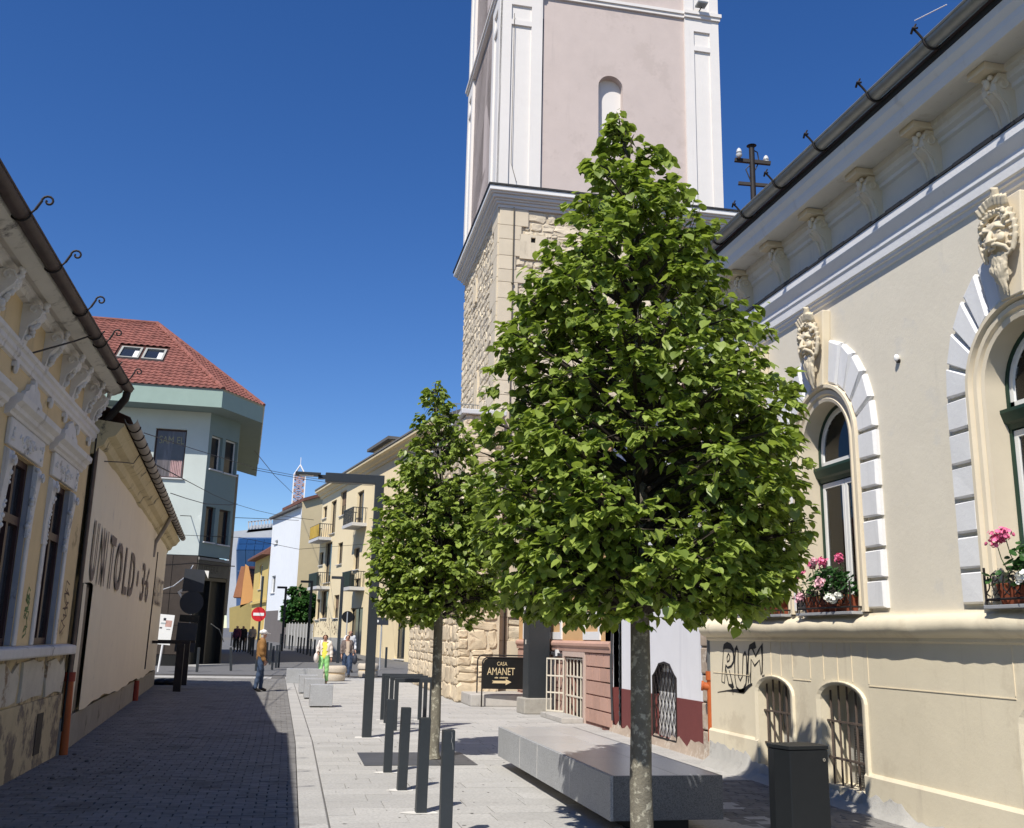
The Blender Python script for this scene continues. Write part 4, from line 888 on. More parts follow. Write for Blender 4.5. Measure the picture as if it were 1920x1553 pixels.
# two dressed blocks with put-log hole
for a, b, c, d in ((hx-.4, hx-.07, hz-.38, hz+.38), (hx+.07, hx+.4, hz-.38, hz+.38), (hx-.069, hx+.069, hz-.38, hz+.14), (hx-.069, hx+.069, hz+.30, hz+.38)): MB().box(a, b, -.045, .02, c, d).build('dressed_block', ash_m, tw)
MB().box(hx-.07, hx+.07, .02, .03, hz+.14, hz+.30).build('putlog_hole', M('dark_opening', (.02, .018, .017)), tw)
for (yy, z0, z1, hw) in ((3.2, 8.35, 9.65, .12), (4.0, 12.35, 13.05, .12)):
    for a, b, c, d in ((yy-.3, yy-hw, z0-.05, z1+.05), (yy+hw, yy+.3, z0-.05, z1+.05), (yy-hw, yy+hw, z1, z1+.14), (yy-hw, yy+hw, z0-.12, z0)): MB().box(-.05, .03, a, b, c, d).build('slit_stone', ash_m, tw)
    MB().box(.02, .03, yy-hw, yy+hw, z0, z1).build('slit_opening', MATS['dark_opening'], tw)
# cornice
cgrey = M('cornice_grey', (.56, .56, .56), .05, .75, 4, .06)
def ringbox(mb, o, z0, z1): mb.box(-o, WX+o, -o, WY+o, z0, z1)
cz = [(.06, ZC, ZC+.1), (.12, ZC+.1, ZC+.18), (.17, ZC+.18, ZC+.24), (.24, ZC+.24, ZC+.34), (.30, ZC+.34, ZC+.40)]
for o_, a, b in cz:
    mb = MB(); ringbox(mb, o_, a+.001, b); mb.build('cornice', cgrey, tw, bevel=.012)
mb = MB(); ringbox(mb, .36, ZC+.401, ZC+.54); mb.build('cornice', white_paint, tw, bevel=.012)
mb = MB(); ringbox(mb, .39, ZC+.541, ZC+.6); mb.build('cornice_flashing', flash, tw)
# plastered stage
plp = M('mauve_plaster', (.54, .46, .425), .06, .85, 2.5, .15, 14, stain=((.50, .425, .39), .9, .55), streak=((.48, .41, .38), .62)); plw = M('tower_white', (.72, .69, .66), .03, .8, 4, .08, 20, streak=((.62, .59, .56), .62))
SX, SY, Z0, Z1 = -.02, .3, ZC+.6, 30
SXE, SYE = WX+.02, WY-.1
nc = 3.5; holes = [arch(nc, .40, 16.45, 18.55, .40)]
fw = MB(); wall_holes(fw, rect(SX, SXE, Z0, Z1), holes, -.25, SY); fw.build('front_wall', plp, tw)
MB().prism([(a, SY+.25, b) for a, b in holes[0]], (0, .01, 0)).build('niche_back', plw, tw)
MB().box(nc-.42, nc+.42, SY-.04, SY, 16.38, 16.45).build('niche_sill', plw, tw)
MB().box(SX, SXE, SY+.3, SYE, Z0, Z1).build('stage_core', plp, tw)
lw_ = MB(); lh = [arch(2.9, .3, 16.5, 18.6), arch(2.9, .3, 22.6, 24.5)]
wall_holes(lw_, rect(SY, SYE, Z0, Z1), lh, .25); o = lw_.build('side_wall', plp, tw)
# local x->tower y, local y(outward)-> tower -x
o.matrix_basis = Matrix(((0, -1, 0, SX), (1, 0, 0, 0), (0, 0, 1, 0), (0, 0, 0, 1)))
for h_ in lh: MB().prism([(SX+.25, a, b) for a, b in h_], (.01, 0, 0)).build('niche_back', plw, tw)
ZB = 21.5
def pil_front(x0, x1):
    for za, zb in ((Z0, ZB-.12), (ZB+.14, Z1)):
        # outer frame, sunk panel
        w_ = x1-x0; a, b = x0+.26*w_, x1-.26*w_
        fr = MB().box(x0, a, SY-.09, SY, za, zb).box(b, x1, SY-.09, SY, za, zb)
        pz = [(za, za+.0)]; tops = [zb-1.15, zb-.98, zb-.45]
        fr.box(a, b, SY-.09, SY, tops[0], tops[1]); fr.box(a, b, SY-.09, SY, tops[2], zb); fr.build('pilaster', plw, tw)
        MB().box(a, b, SY-.03, SY, za, tops[0]).box(a, b, SY-.03, SY, tops[1], tops[2]).build('sunk_panel', plw, tw)
pil_front(SX-.06, SX+1.28); pil_front(SXE-1.1, SXE+.06)
def pil_side(y0, y1):
    for za, zb in ((Z0, ZB-.12), (ZB+.14, Z1)):
        w_ = y1-y0; a, b = y0+.26*w_, y1-.26*w_
        MB().box(SX-.09, SX, y0, a, za, zb).box(SX-.09, SX, b, y1, za, zb).box(SX-.09, SX, a, b, zb-1.15, zb-.98).box(SX-.09, SX, a, b, zb-.45, zb).build('pilaster', plw, tw)
        MB().box(SX-.03, SX, a, b, za, zb-1.15).box(SX-.03, SX, a, b, zb-.98, zb-.45).build('sunk_panel', plw, tw)
pil_side(SY-.09, SY+1.15); pil_side(SYE-1.1, SYE)
sc_ = MB().box(SX+1.28, SXE-1.1, SY-.07, SY, ZB-.119, ZB).box(SX+1.28, SXE-1.1, SY-.11, SY, ZB+.001, ZB+.1).box(SX-.12, SX+1.3, SY-.17, SY, ZB-.118, ZB-.001).box(SX-.16, SX+1.31, SY-.21, SY, ZB, ZB+.12).box(SXE-1.12, SXE+.1, SY-.15, SY, ZB-.118, ZB-.001).box(SXE-1.13, SXE+.14, SY-.19, SY, ZB, ZB+.12)
sc_.build('string_course', plw, tw)
MB().box(SX-.14, SX, SY+.002, SYE+.1, ZB-.1, ZB+.02).box(SX-.19, SX, SY+.002, SYE+.14, ZB+.021, ZB+.11).build('string_course', plw, tw)
fx = MB().box(SXE-.75, SXE-.42, SY-.42, SY-.12, ZB+.28, ZB+.34); fx.build('floodlight', zinc, tw); MB().tube([(SXE-.6, SY, ZB+.15), (SXE-.6, SY-.3, ZB+.2)], .02, 6).build('floodlight_arm', iron, tw)
# lightning conductors
wire = M('conductor', (.10, .085, .06), .2, .6)
MB().tube([(.42, -.075, .4), (.42, -.08, 8), (.42, -.08, 13.95)], .018, 6).build('lightning_wire', wire, tw)
for z in (11.6, 8.9, 6.2, 3.5): MB().sphere((.42, -.085, z), .045, 8, 6).build('wire_clamp', wire, tw)
MB().tube([(.42, -.40, 14.6), (.40, -.40, 14.62), (.35, SY-.11, 15.5), (.35, SY-.105, 20.6)], .010, 5).build('lightning_wire', wire, tw)
MB().tube([(1.25, SY-.02, 15), (1.27, SY-.02, 20.6)], .035, 6).build('downpipe', flash, tw)
# lower wall projecting at the foot of the tower
wx0, wy0, wy1, wh_ = 4.22, 25.55, 37.2, 7.55
an = thing('town_wall', 'low projecting stretch of old stone wall at the foot of the tower', 'wall', (wx0, wy0, 0), R(-.4))
MB().box(.04, 1.1, .04, wy1-wy0, -.05, wh_).build('core', mort, an)
q = random.Random(33)
stone2 = M('warm_sandstone', (.62, .515, .365), .18, .9, 6, .7, 14, pieces=.16, stain=((.44, .34, .23), 2.8, .58))
B1, _ = rubble_items(wy1-wy0, wh_, left, q, corner=False, big=1.5); B2, A3 = rubble_items(1.05, wh_, front, q, corner=False, big=1.5)
pm = an.matrix_basis
# big rounded rubble at the foot
pieces('stone', 'stones', an, B2+B1, rocks, stone2, key=lambda it: (it[0].translation.z*2+it[0].translation.y), smooth=True)
MB().box(-.1, 1.15, -.1, wy1-wy0, wh_, wh_+.14).build('coping', cgrey, an, bevel=.02)
for i in range(9): MB().bar((-.02, 3.2+i*.001, wh_+.14) if i == 0 else (-.02+.13*i, 3.2, wh_+.14), (-.02+.13*i, 3.2, wh_+1.05), .018).build('railing_bar', zinc, an)
MB().bar((-.05, 3.2, wh_+1.05), (1.05, 3.2, wh_+1.05), .025).build('handrail', zinc, an)
p = PY(930, 1250, 25.4); dpp = thing('downpipe', 'grey drainpipe running down the stone tower left of the cabinet', 'pipe', (p.x, 25.86, 0))
MB().tube([(0, 0, .28), (0, 0, 5.5)], .055, 10).build('pipe', zinc, dpp, smooth=True); MB().tube([(0, 0, 5.48), (0, .3, 5.9)], .055, 10).build('elbow', zinc, dpp, smooth=True)
for z in (1.2, 3.0): MB().tube([(0, 0, z), (0, 0, z+.05)], .07, 10).build('clip', zinc, dpp)
# ================================================================== DECORATED HOUSE ON THE LEFT
lh_ = thing('stucco_house', 'ochre stucco house with peeling base, carved brackets and two tall windows', 'house', (-2.90, 14.3, 0), R(-89.25))
oc = M('old_ochre', (.68, .52, .29), .09, .9, 4, .12, 30, stain=((.40, .29, .16), 2, .6), streak=((.36, .29, .19), .62))
stw = M('old_stucco_white', (.70, .67, .63), .12, .9, 6, .25, 30, stain=((.33, .30, .27), 3, .6), streak=((.30, .27, .24), .58))
cove_m = M('grimy_cove', (.60, .575, .52), .1, .9, 3, .15, 20, stain=((.16, .15, .15), 1.6, .6), streak=((.24, .225, .2), .56))
rust = M('rusty_tin', (.085, .062, .056), .3, .6, 8, .1, metal=.2)
brownf = M('brown_frame', (.05, .022, .02), .2, .5)
revl = M('grey_reveal', (.38, .38, .40), .1, .9, 6, .15, stain=((.2, .19, .18), 4, .62))
peel = M('peeling_base', (.55, .45, .28), .15, .95, 5, .4, 25, stain=((.21, .17, .13), 2.2, .49), streak=((.20, .15, .1), .57))
UL = 11.0
wcs = (1.5, 3.46, 5.42, 7.4, 9.3)
hw_ = .52
wl = MB(); wall_holes(wl, rect(0, UL, 1.3, 5.0), [rect(c-hw_, c+hw_, 1.42, 3.34) for c in wcs], .13); wl.build('upper_wall', oc, lh_)
MB().box(0, UL, -8, -.55, -.05, 5).build('house_body', oc, lh_); MB().box(0, .02, -.56, 0, -.05, 5.0).build('end_wall', oc, lh_)
lb_ = MB(); q = random.Random(8)
lb_.box(0, UL, -.5, .02, -.05, .78).box(.0, UL, -.5, -.005, .78, 1.3); lb_.build('base_wall', peel, lh_)
for i in range(9):      # remaining panels of fallen render
    u0 = .12+i*1.2; pts = [(u0, .82), (u0+.25, .8+q.uniform(-.02, .03)), (u0+.5, .83), (u0+.95, .80), (u0+1.02, 1.0), (u0+.97, 1.24), (u0+.6, 1.26+q.uniform(-.03, .02)), (u0+.3, 1.2+q.uniform(-.05, .05)), (u0+.05, 1.25), (u0-.03, 1.05)]
    pts = [(a+q.uniform(-.05, .05), b+q.uniform(-.03, .03)) for a, b in pts]; MB().prism([(a, -.005, b) for a, b in pts], (0, .03, 0)).build('render_panel', M('pale_render', (.60, .55, .45), .15, .95, 6, .4, 25, stain=((.28, .2, .13), 3, .55)), lh_)
MB().extr([(0, 1.28), (.11, 1.29), (.12, 1.31), (.12, 1.39), (.10, 1.405), (0, 1.42)], -.0, UL).build('sill_course', stw, lh_, bevel=.006)
for i in range(2):
    MB().box(1.05+i*2.2, 1.35+i*2.2, .021, .03, .15, .62).build('cellar_vent', M('rusty_grate', (.06, .05, .04), .4, .8, 40, .4), lh_)
for c in wcs[:4]:
    wo = MB().box(c-hw_, c-hw_+.07, -.13, -.065, 1.42, 3.34).box(c+hw_-.07, c+hw_, -.13, -.065, 1.42, 3.34).box(c-hw_+.07, c+hw_-.07, -.13, -.065, 3.27, 3.34).box(c-hw_+.07, c+hw_-.07, -.13, -.065, 1.42, 1.5).box(c-.04, c+.04, -.13, -.055, 1.5, 3.27).box(c-hw_+.07, c+hw_-.07, -.13, -.05, 2.66, 2.75).build('window', brownf, lh_)
    for a, b in ((c-hw_+.07, c-.04), (c+.04, c+hw_-.07)):
        for z0, z1 in ((1.5, 2.66), (2.75, 3.27)): MB().box(a, b, -.105, -.10, z0, z1).build('pane', dark_glass, wo)
    for s in (-1, 1): MB().box(c+s*hw_-.004, c+s*hw_+.004, -.06, -.002, 1.425, 3.335).build('reveal', revl, lh_)
    # surround: flat jambs below, carved consoles above
    for s in (-1, 1):
        x = c+s*(hw_+.075); MB().box(x-.06, x+.06, 0, .03, 1.42, 2.55).build('jamb', stw, lh_, bevel=.012)
        cs = MB(); pr = random.Random(int(c*10+s)); prof = [(0, 2.55), (.025, 2.55), (.025, 2.7), (.03, 2.85), (.04, 3.0), (.05, 3.1), (.055, 3.2), (.05, 3.3), (0, 3.34)]
        cs.prism([(x-.09, a, b) for a, b in prof], (.18, 0, 0))
        for i in range(16): cs.sphere((x-s*.06+pr.uniform(-.03, .03), .012+.03*i/16+pr.uniform(-.01, .012), 2.58+i*.047), .02+pr.uniform(0, .014), 7, 5)
        cs.tube([(x+(.06-.005*k)*math.cos(k*.7), .09, 3.2+(.06-.005*k)*math.sin(k*.7)) for k in range(10)], .016, 6)
        cs.build('carved_console', stw, lh_, smooth=50)
    MB().box(c-hw_-.2, c+hw_+.2, 0, .045, 3.35, 3.62).build('lintel_panel', stw, lh_, bevel=.01)
    orn = MB(); pr = random.Random(int(c*7))
    for i in range(22): orn.sphere((c+pr.gauss(0, .09), .048, 3.48+pr.gauss(0, .045)), pr.uniform(.014, .03), 7, 5)
    for s in (-1, 1):
        for i in range(7): orn.sphere((c+s*(hw_+.08)+pr.gauss(0, .03), .048, 3.48+pr.gauss(0, .06)), pr.uniform(.012, .024), 7, 5)
        orn.tube([(c+s*(.1+.03*k), .048, 3.48+.035*math.sin(k*1.2)) for k in range(9)], .012, 5)
    orn.build('relief', stw, lh_, smooth=60, kind='stuff')
    MB().extr([(0, 3.62), (.05, 3.63), (.06, 3.66), (.09, 3.68), (.10, 3.72), (.15, 3.76), (.16, 3.82), (.0, 3.86)], c-hw_-.34, c+hw_+.34).build('window_hood', stw, lh_)
    cr = MB(); pts = [(c-.4, 3.88), (c+.4, 3.88), (c+.36, 3.96), (c+.24, 4.0), (c+.2, 4.07), (c+.08, 4.1), (c, 4.14), (c-.08, 4.1), (c-.2, 4.07), (c-.24, 4.0), (c-.36, 3.96)]
    cr.prism([(a, 0, b) for a, b in pts], (0, .045, 0)); cr.build('hood_crest', stw, lh_)
MB().extr([(0, 4.16), (.03, 4.17), (.035, 4.21), (.055, 4.23), (.055, 4.28), (.08, 4.30), (.085, 4.34), (0, 4.37)], -.04, UL).build('frieze_band', stw, lh_)
for i in range(14): MB().sphere((.35+i*.78, .03, 4.09), .05, 8, 6, (.9, .6, 1.2)).box(.3+i*.78, .4+i*.78, 0, .05, 4.1, 4.15).build('drop_ornament', stw, lh_, smooth=50)
def lbrack(u, s):
    t = MB(); pr = random.Random(int(u*30)); w_ = .09
    prof = [(0, 4.38), (.03, 4.38), (.05, 4.46), (.07, 4.54), (.12, 4.60), (.17, 4.65), (.19, 4.70), (.17, 4.75), (.12, 4.78), (0, 4.78)]
    t.prism([(u-w_, a, b) for a, b in prof], (2*w_, 0, 0))
    for d in (-1, 1): t.tube([(u+d*w_, .11+(.065-.006*k)*math.cos(k*.7), 4.72+(.065-.006*k)*math.sin(k*.7)) for k in range(10)], .015, 6)
    for i in range(16): a = i/15; t.sphere((u+pr.uniform(-.05, .05), .20-.15*a+pr.uniform(0, .02), 4.80-.36*a), .022+.014*pr.random(), 7, 5)
    t.sphere((u, .2, 4.80), .035, 7, 5); t.build('bracket', stw, lh_, smooth=50)
for u in (.22, .78, 1.62, 2.2, 3.1, 4.1, 5.1, 6.1, 7.1): lbrack(u, 1)
MB().extr([(0, 4.78), (.06, 4.79), (.07, 4.84), (.11, 4.86), (.12, 4.89), (0, 4.90)], 0, UL).build('panel_moulding', stw, lh_)
MB().extr([(0, 4.93), (.2, 4.84), (.24, 4.85), (.27, 4.87), (.30, 4.88), (.33, 4.90), (.34, 4.95), (.0, 5.0)], 0, UL).build('cove_cornice', cove_m, lh_, smooth=30)
gv = [(.40+.07*math.cos(a), 4.96+.07*math.sin(a)) for a in [math.pi+i*math.pi/8 for i in range(9)]]
MB().extr(gv+[(x, z+.01) for x, z in gv[::-1]], -.02, UL).build('gutter', rust, lh_, smooth=60)
MB().tube([(-.02, .47, 4.965), (UL, .47, 4.965)], .012, 8).build('gutter_bead', rust, lh_, smooth=True)
for k, y in enumerate((13.75, 12.95, 11.93, 11.6, 10.72, 9.39, 8.18)):
    u = 14.3-y; mb = MB().tube([(u, .29, 4.965)]+[(u, .40+.082*math.cos(a), 4.96+.082*math.sin(a)) for a in [math.pi+i*math.pi/8 for i in range(9)]]+[(u, .51, 4.995)], .009, 6)
    if k not in (1, 3): mb.tube([(u, .51, 4.995), (u, .55, 5.075)]+[(u, .60+(.052-.0032*j)*math.cos(2.9-j*.55), 5.075+(.052-.0032*j)*math.sin(2.9-j*.55)) for j in range(13)], [.012, .011]+[.010]*13, 6)
    mb.build('gutter_hook', iron, lh_, smooth=True)
MB().add([(-.05, .38, 5.0), (UL, .38, 5.0), (UL, -4, 7.6), (-.05, -4, 7.6), (-.05, -8, 5.2), (UL, -8, 5.2)], [(0, 1, 2, 3), (3, 2, 5, 4)]).build('roof', tile_d, lh_)
MB().tube([(.06, .40, 4.89), (.06, .39, 4.8), (-.02, .3, 4.7), (-.12, .06, 4.40), (-.12, .05, 4.3)], .055, 10).build('downpipe_elbow', iron, lh_, smooth=True)
rust2 = M('brown_pipe', (.16, .11, .08), .3, .7, 8, .1)
for dx, m_, z0 in ((-.12, rust2, .95), (-.04, iron, .3)): MB().tube([(dx, .05, 4.3), (dx, .05, z0)], .03 if m_ is rust2 else .014, 10).build('downpipe', m_, lh_, smooth=True)
MB().tube([(-.12, .06, .96), (-.12, .09, .0)], .055, 10).build('orange_downpipe', orange, lh_, smooth=True); MB().tube([(-.12, .06, .93), (-.12, .06, 1.05)], .07, 10).build('pipe_collar', M('red_pipe', (.3, .04, .02), .1, .6), lh_, smooth=True)
MB().tube([(2.6, .44, 5.0), (3.2, .3, 4.7), (4, .05, 4.3)], .01, 6).build('cable', iron, lh_, smooth=True)
# scribbles
gs = M('green_spray', (.12, .2, .06), .2, .7, 20, 0); bs = M('brown_spray', (.12, .07, .05), .2, .7, 20, 0)
def scrib(m_, u0, z0, w_, h_, seed, n=18):
    q = random.Random(seed); mb = MB(); pts = [(u0+w_*(.5+.5*math.sin(i*1.7+q.random()))*.9, .003, z0+h_*(i/n)+q.uniform(-.05, .05)) for i in range(n)]
    for a, b in zip(pts, pts[1:]):
        a, b = Vector(a), Vector(b); d = (b-a).normalized(); nn = Vector((-d.z, 0, d.x))*.009; mb.add([a+nn, a-nn, b-nn, b+nn], [(0, 1, 2, 3)])
    mb.build('graffiti', m_, lh_)
scrib(gs, 2.32, 1.5, .22, .5, 1); scrib(gs, 2.36, 1.75, .2, .3, 4); scrib(bs, .3, 1.55, .32, .7, 2); scrib(bs, .25, 1.75, .3, .4, 3, 12)

# ================================================================== HOUSE BEHIND THE BANNER
bh_ = thing('banner_house', 'low old house with a long beige cloth banner hung along its front', 'house', (-2.905, 14.33, 0), R(-86.41))
ycl = M('mouldy_yellow', (.54, .46, .28), .12, .92, 5, .25, 25, stain=((.13, .115, .085), 2.4, .58), streak=((.2, .17, .11), .6))
SL_ = 18.4
MB().box(-SL_, 0, -7.5, -.02, .45, 4.3).build('house_body', ycl, bh_)
MB().box(-SL_, 0, -7.5, .05, -.05, .45).build('base_wall', M('grey_base', (.30, .275, .23), .15, .95, 5, .4, 25, stain=((.16, .14, .11), 2, .6)), bh_)
MB().extr([(-.02, 4.0), (.06, 4.02), (.08, 4.1), (.16, 4.14), (.2, 4.24), (.3, 4.28), (.36, 4.38), (.40, 4.42), (.40, 4.46), (-.02, 4.5)], -SL_, 0).build('cornice', ycl, bh_)
gv = [(.48+.085*math.cos(a), 4.53+.085*math.sin(a)) for a in [math.pi+i*math.pi/8 for i in range(9)]]
tin = M('old_tin', (.27, .245, .215), .25, .6, 8, .1, metal=.2)
MB().extr(gv+[(x, z+.01) for x, z in gv[::-1]], -SL_-.1, 0).build('gutter', tin, bh_, smooth=60)
for i in range(27): MB().tube([(-.5-i*.66, .39, 4.6)]+[(-.5-i*.66, .48+.093*math.cos(a), 4.53+.093*math.sin(a)) for a in [math.pi+j*math.pi/8 for j in range(9)]], .009, 6).build('gutter_strap', iron, bh_, smooth=True)
MB().add([(-SL_-.15, .47, 4.56), (0, .47, 4.56), (0, -3.8, 6.2), (-SL_-.15, -3.8, 6.2), (-SL_-.15, -7.6, 4.6), (0, -7.6, 4.6)], [(0, 1, 2, 3), (3, 2, 5, 4)]).build('roof', tile_d, bh_)
MB().tube([(-11.6, .47, 4.45), (-11.9, .3, 4.15), (-12.0, .12, 3.8), (-12.0, .1, 3.45)], .05, 10).build('downpipe', tin, bh_, smooth=True)
MB().tube([(-11.0, .09, .46), (-11.0, .1, 0)], .07, 10).build('red_downpipe', M('red_pipe', (.3, .04, .02)), bh_, smooth=True)
MB().tube([(-.6, .1, 4.0), (-1.2, .3, 4.1), (-2.2, .36, 4.25), (-2.6, .42, 4.5)], .009, 6).build('cable', iron, bh_, smooth=True)
# the banner
cloth = M('banner_cloth', (.76, .665, .50), .05, .9, 2, .08, 60, streak=((.60, .51, .41), .6), stain=((.61, .53, .43), 1.2, .62))
def cloth_sheet(s0, s1, z0, z1, seed, du=.12, am=1.0):
    q = random.Random(seed); nu = max(2, int((s1-s0)/du)); nz = 14; mb = MB(); vs = []
    ph = [q.uniform(0, 6) for _ in range(6)]
    for j in range(nz+1):
        for i in range(nu+1):
            s = s0+(s1-s0)*i/nu; z = z0+(z1-z0)*j/nz
            bl = .12*math.sin(math.pi*min(1, max(0, (s-s0)/(s1-s0))))*.35
            n = .09+bl*.5+am*(.012*math.sin(s*2.3+ph[0]+.3*z)+.007*math.sin(s*5.1+ph[1]-z*.7)+.008*math.sin(z*1.9+ph[2]))
            zz = z+(.03*math.sin(s*1.1+ph[3])+.014*math.sin(s*4+ph[4]) if j in (0, nz) else 0)
            vs.append((-s, n, zz))
    mb.add(vs, [(j*(nu+1)+i, j*(nu+1)+i+1, (j+1)*(nu+1)+i+1, (j+1)*(nu+1)+i) for j in range(nz) for i in range(nu)]); return mb
bn_ = thing('banner', 'long beige cloth banner reading UNTOLD stretched along the low house', 'banner', (-2.905, 14.33, 0), R(-86.41))
S_ = lambda s: s+1.17
cloth_sheet(.1, .42, .48, 2.2, 1).build('side_strip', cloth, bn_, smooth=60)
cloth_sheet(.1, 1.22, 2.22, 4.12, 2, am=.15).build('upper_cloth', cloth, bn_, smooth=60)
cloth_sheet(1.22, 17.6, .5, 4.12, 3, am=.3).build('main_cloth', cloth, bn_, smooth=60)
MB().box(-1.2, -.42, -.019, .04, .46, 2.25).build('dark_doorway', MATS['dark_opening'], bh_)
MB().box(-1.0, -.75, .04, .06, .5, 2.2).build('door_plank', M('old_plank', (.2, .16, .11), .2, .9), bh_)
seam = MB().tube([(-S_(12.12), .115, 3.67), (-S_(11.95), .12, 2.4), (-S_(11.75), .115, .66)], .02, 6); seam.build('torn_seam', M('seam_dark', (.06, .045, .035), .2, .9), bn_)
ltr = M('banner_ink', (.19, .15, .12), .1, .9)
plane_n = Vector((math.cos(R(3.59)), math.sin(R(3.59)), 0))
def bs(px, py):
    p = PP(px, py, Vector((-2.905, 14.33, 0))+plane_n*.135, plane_n); return -((p-Vector((-2.905, 14.33, 0))).dot(Vector((math.sin(R(3.59)), -math.cos(R(3.59)), 0)))), p.z
for ch, a, b, ya, yb in (('U', 172, 181.3, 1055, 1055), ('N', 188.5, 199, 1064, 1064), ('T', 204.5, 214, 1070, 1070), ('O', 217, 229.5, 1074, 1074), ('L', 233.5, 241, 1078, 1078), ('D', 244, 253, 1083, 1083), ('3', 266.5, 272, 1092, 1092), ('-', 272.8, 274.3, 1092, 1092), ('6', 275, 280, 1094, 1094)):
    m_ = (ya+yb)/2; s0 = bs(a, m_)[0]; s1 = bs(b, m_)[0]; z0, z1 = 2.27, 3.12
    if ch == '-': z0, z1 = 2.66, 2.76
    me = text_mesh(ch, abs(s1-s0), z1-z0, bold=.018); me.materials.append(ltr)
    for v in me.vertices: v.co.y = .0
    o = link('letter', me, bn_); o.rotation_euler = (0, 0, R(180)); o.location = (-s0, .128, z0)
me = text_mesh('AUGUST', 3.4, .78); me.materials.append(ltr); o = link('lettering', me, bn_); o.rotation_euler = (0, 0, R(180)); o.location = (-S_(12.35), .125, 2.3)
s0 = bs(259.5, 1085)[0]; MB().disc((-s0, .122, 2.7), (0, 1, 0), .17, .006, 16).build('dot', ltr, bn_)
for i in range(5): t_ = MB().lathe([(.02, 0), (.028, .012), (.015, .025)], n=7); o = t_.build('stone_chip', base_m); o.location = (-2.6+rnd.uniform(-.1, .35), 11.4+i*.75, 0); tag(o, 'dark stone chip lying by the left house wall, %s from the camera' % ORD[i], 'stone', 'stone chips by the wall')

# ================================================================== FACADE HELPER FOR THE FAR BUILDINGS
class Facade:
    def __init__(s, root, p0, p1):
        p0 = Vector((*p0, 0)); p1 = Vector((*p1, 0)); x = (p1-p0).normalized(); n = Vector((0, 0, 1)).cross(x)
        if n.dot(CAM-p0) < 0: p0, p1 = p1, p0; x = -x; n = -n
        s.root = root; s.o = p0; s.x = x; s.n = n; s.len = (p1-p0).length
        Mt = Matrix((x, n, Vector((0, 0, 1)))).transposed().to_4x4(); Mt.translation = p0; s.M = root.matrix_basis.inverted() @ Mt
        s.holes = []
    def px(s, u, v, out=0):
        p = PP(u, v, s.o+s.n*out, s.n); return ((p-s.o).dot(s.x), p.z)
    def put(s, mb, name, mat, smooth=False, bevel=0, parent=None):
        o = mb.build(name, mat, parent or s.root, smooth, bevel)
        if parent is None: o.matrix_basis = s.M
        return o
    def box(s, name, mat, x0, x1, y0, y1, z0, z1, parent=None, bevel=0): return s.put(MB().box(min(x0, x1), max(x0, x1), y0, y1, z0, z1), name, mat, False, bevel, parent)
    def rect_px(s, u0, v0, u1, v1):
        um, vm = (u0+u1)/2, (v0+v1)/2; a, b = s.px(u0, vm)[0], s.px(u1, vm)[0]; z1, z0 = s.px(um, v0)[1], s.px(um, v1)[1]
        return min(a, b), max(a, b), z0, z1
    def win(s, u0, v0, u1, v1, frame=None, kind='window', mull=1, pane=None, shade=None):
        a, b, z0, z1 = s.rect_px(u0, v0, u1, v1); a = max(a, .05); b = min(b, s.len-.05); s.holes.append((a, b, z0, z1, frame or wframe, kind, mull, pane or dark_glass, shade)); return a, b, z0, z1
    def wall(s, z0, z1, mat, depth=.22, name='wall'):
        mb = MB(); wall_holes(mb, rect(0, s.len, z0, z1), [rect(*h[:4]) for h in s.holes if z0 < h[2] and h[3] < z1], depth); s.put(mb, name, mat)
        for a, b, c, d, fm, kind, mull, pn, sh in s.holes:
            if not (z0 < c and d < z1): continue
            t = .07; mb = MB().box(a, a+t, -depth, -depth+.06, c, d).box(b-t, b, -depth, -depth+.06, c, d).box(a+t, b-t, -depth, -depth+.06, d-t, d).box(a+t, b-t, -depth, -depth+.06, c, c+t)
            for i in range(mull): x = a+(b-a)*(i+1)/(mull+1); mb.box(x-.04, x+.04, -depth, -depth+.055, c+t, d-t)
            w = s.put(mb, kind, fm); p = MB().box(a+t, b-t, -depth+.01, -depth+.02, c+t, d-t).build('pane', pn, w)
            if sh: MB().box(a+t, b-t, -depth+.025, -depth+.04, c+(d-c)*.45, d-t).build('blind', sh, w)
            MB().box(a-.06, b+.06, 0, .1, c-.06, c-.005).build('sill', cgrey, w)

# ================================================================== GREEN CORNER BUILDING
gb = thing('corner_building', 'pale green chamfered corner building with red tiled roof and dark ground floor', 'building', (-4.4, 47, 0))
mint = M('mint_plaster', (.52, .57, .54), .07, .88, 1.5, .1, 12, stain=((.66, .7, .66), .6, .6)); mint_shade = M('shaded_mint', (.20, .265, .26), .06, .88, 2, .1, 12); fasc = M('fascia_green', (.30, .40, .355), .06, .8, 3, .05)  # second plaster is the mint darkened, shade painted in for the chamfer face
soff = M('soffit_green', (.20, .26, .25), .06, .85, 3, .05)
brn = M('brown_cladding', (.055, .042, .032), .25, .5, 4, .1, 20); blk = M('black_stone', (.02, .02, .019), .3, .3, 5, .05)
P0, P1, P2, P3 = (-14, 47), (-4.4, 47), (-3.15, 49.0), (-4.1, 64)
ZW = 11.75
fa = Facade(gb, P0, P1); fb_ = Facade(gb, P1, P2); fc = Facade(gb, P2, P3)
a, b, z0, z1 = fa.win(288, 804, 347, 896, brownf, 'shop_window', 0, M('curtained_glass', (.10, .085, .08), .5, .15, 1.2, 0, spec=.5, streak=((.26, .22, .22), .5)))
sam = M('faded_gold', (.30, .27, .16), .1, .7)
fa.win(318, 1016, 338, 1044, wframe)
fa.wall(5.05, ZW, mint)
me = text_mesh('SAM EL', (b-a)*.8, .36); me.materials.append(sam); o = link('lettering', me, gb); o.matrix_basis = fa.M @ Matrix.Translation((b-(b-a)*.12, -.19, z1-.68)) @ Matrix.Rotation(R(180), 4, 'Z')
cur = MB(); vs = []
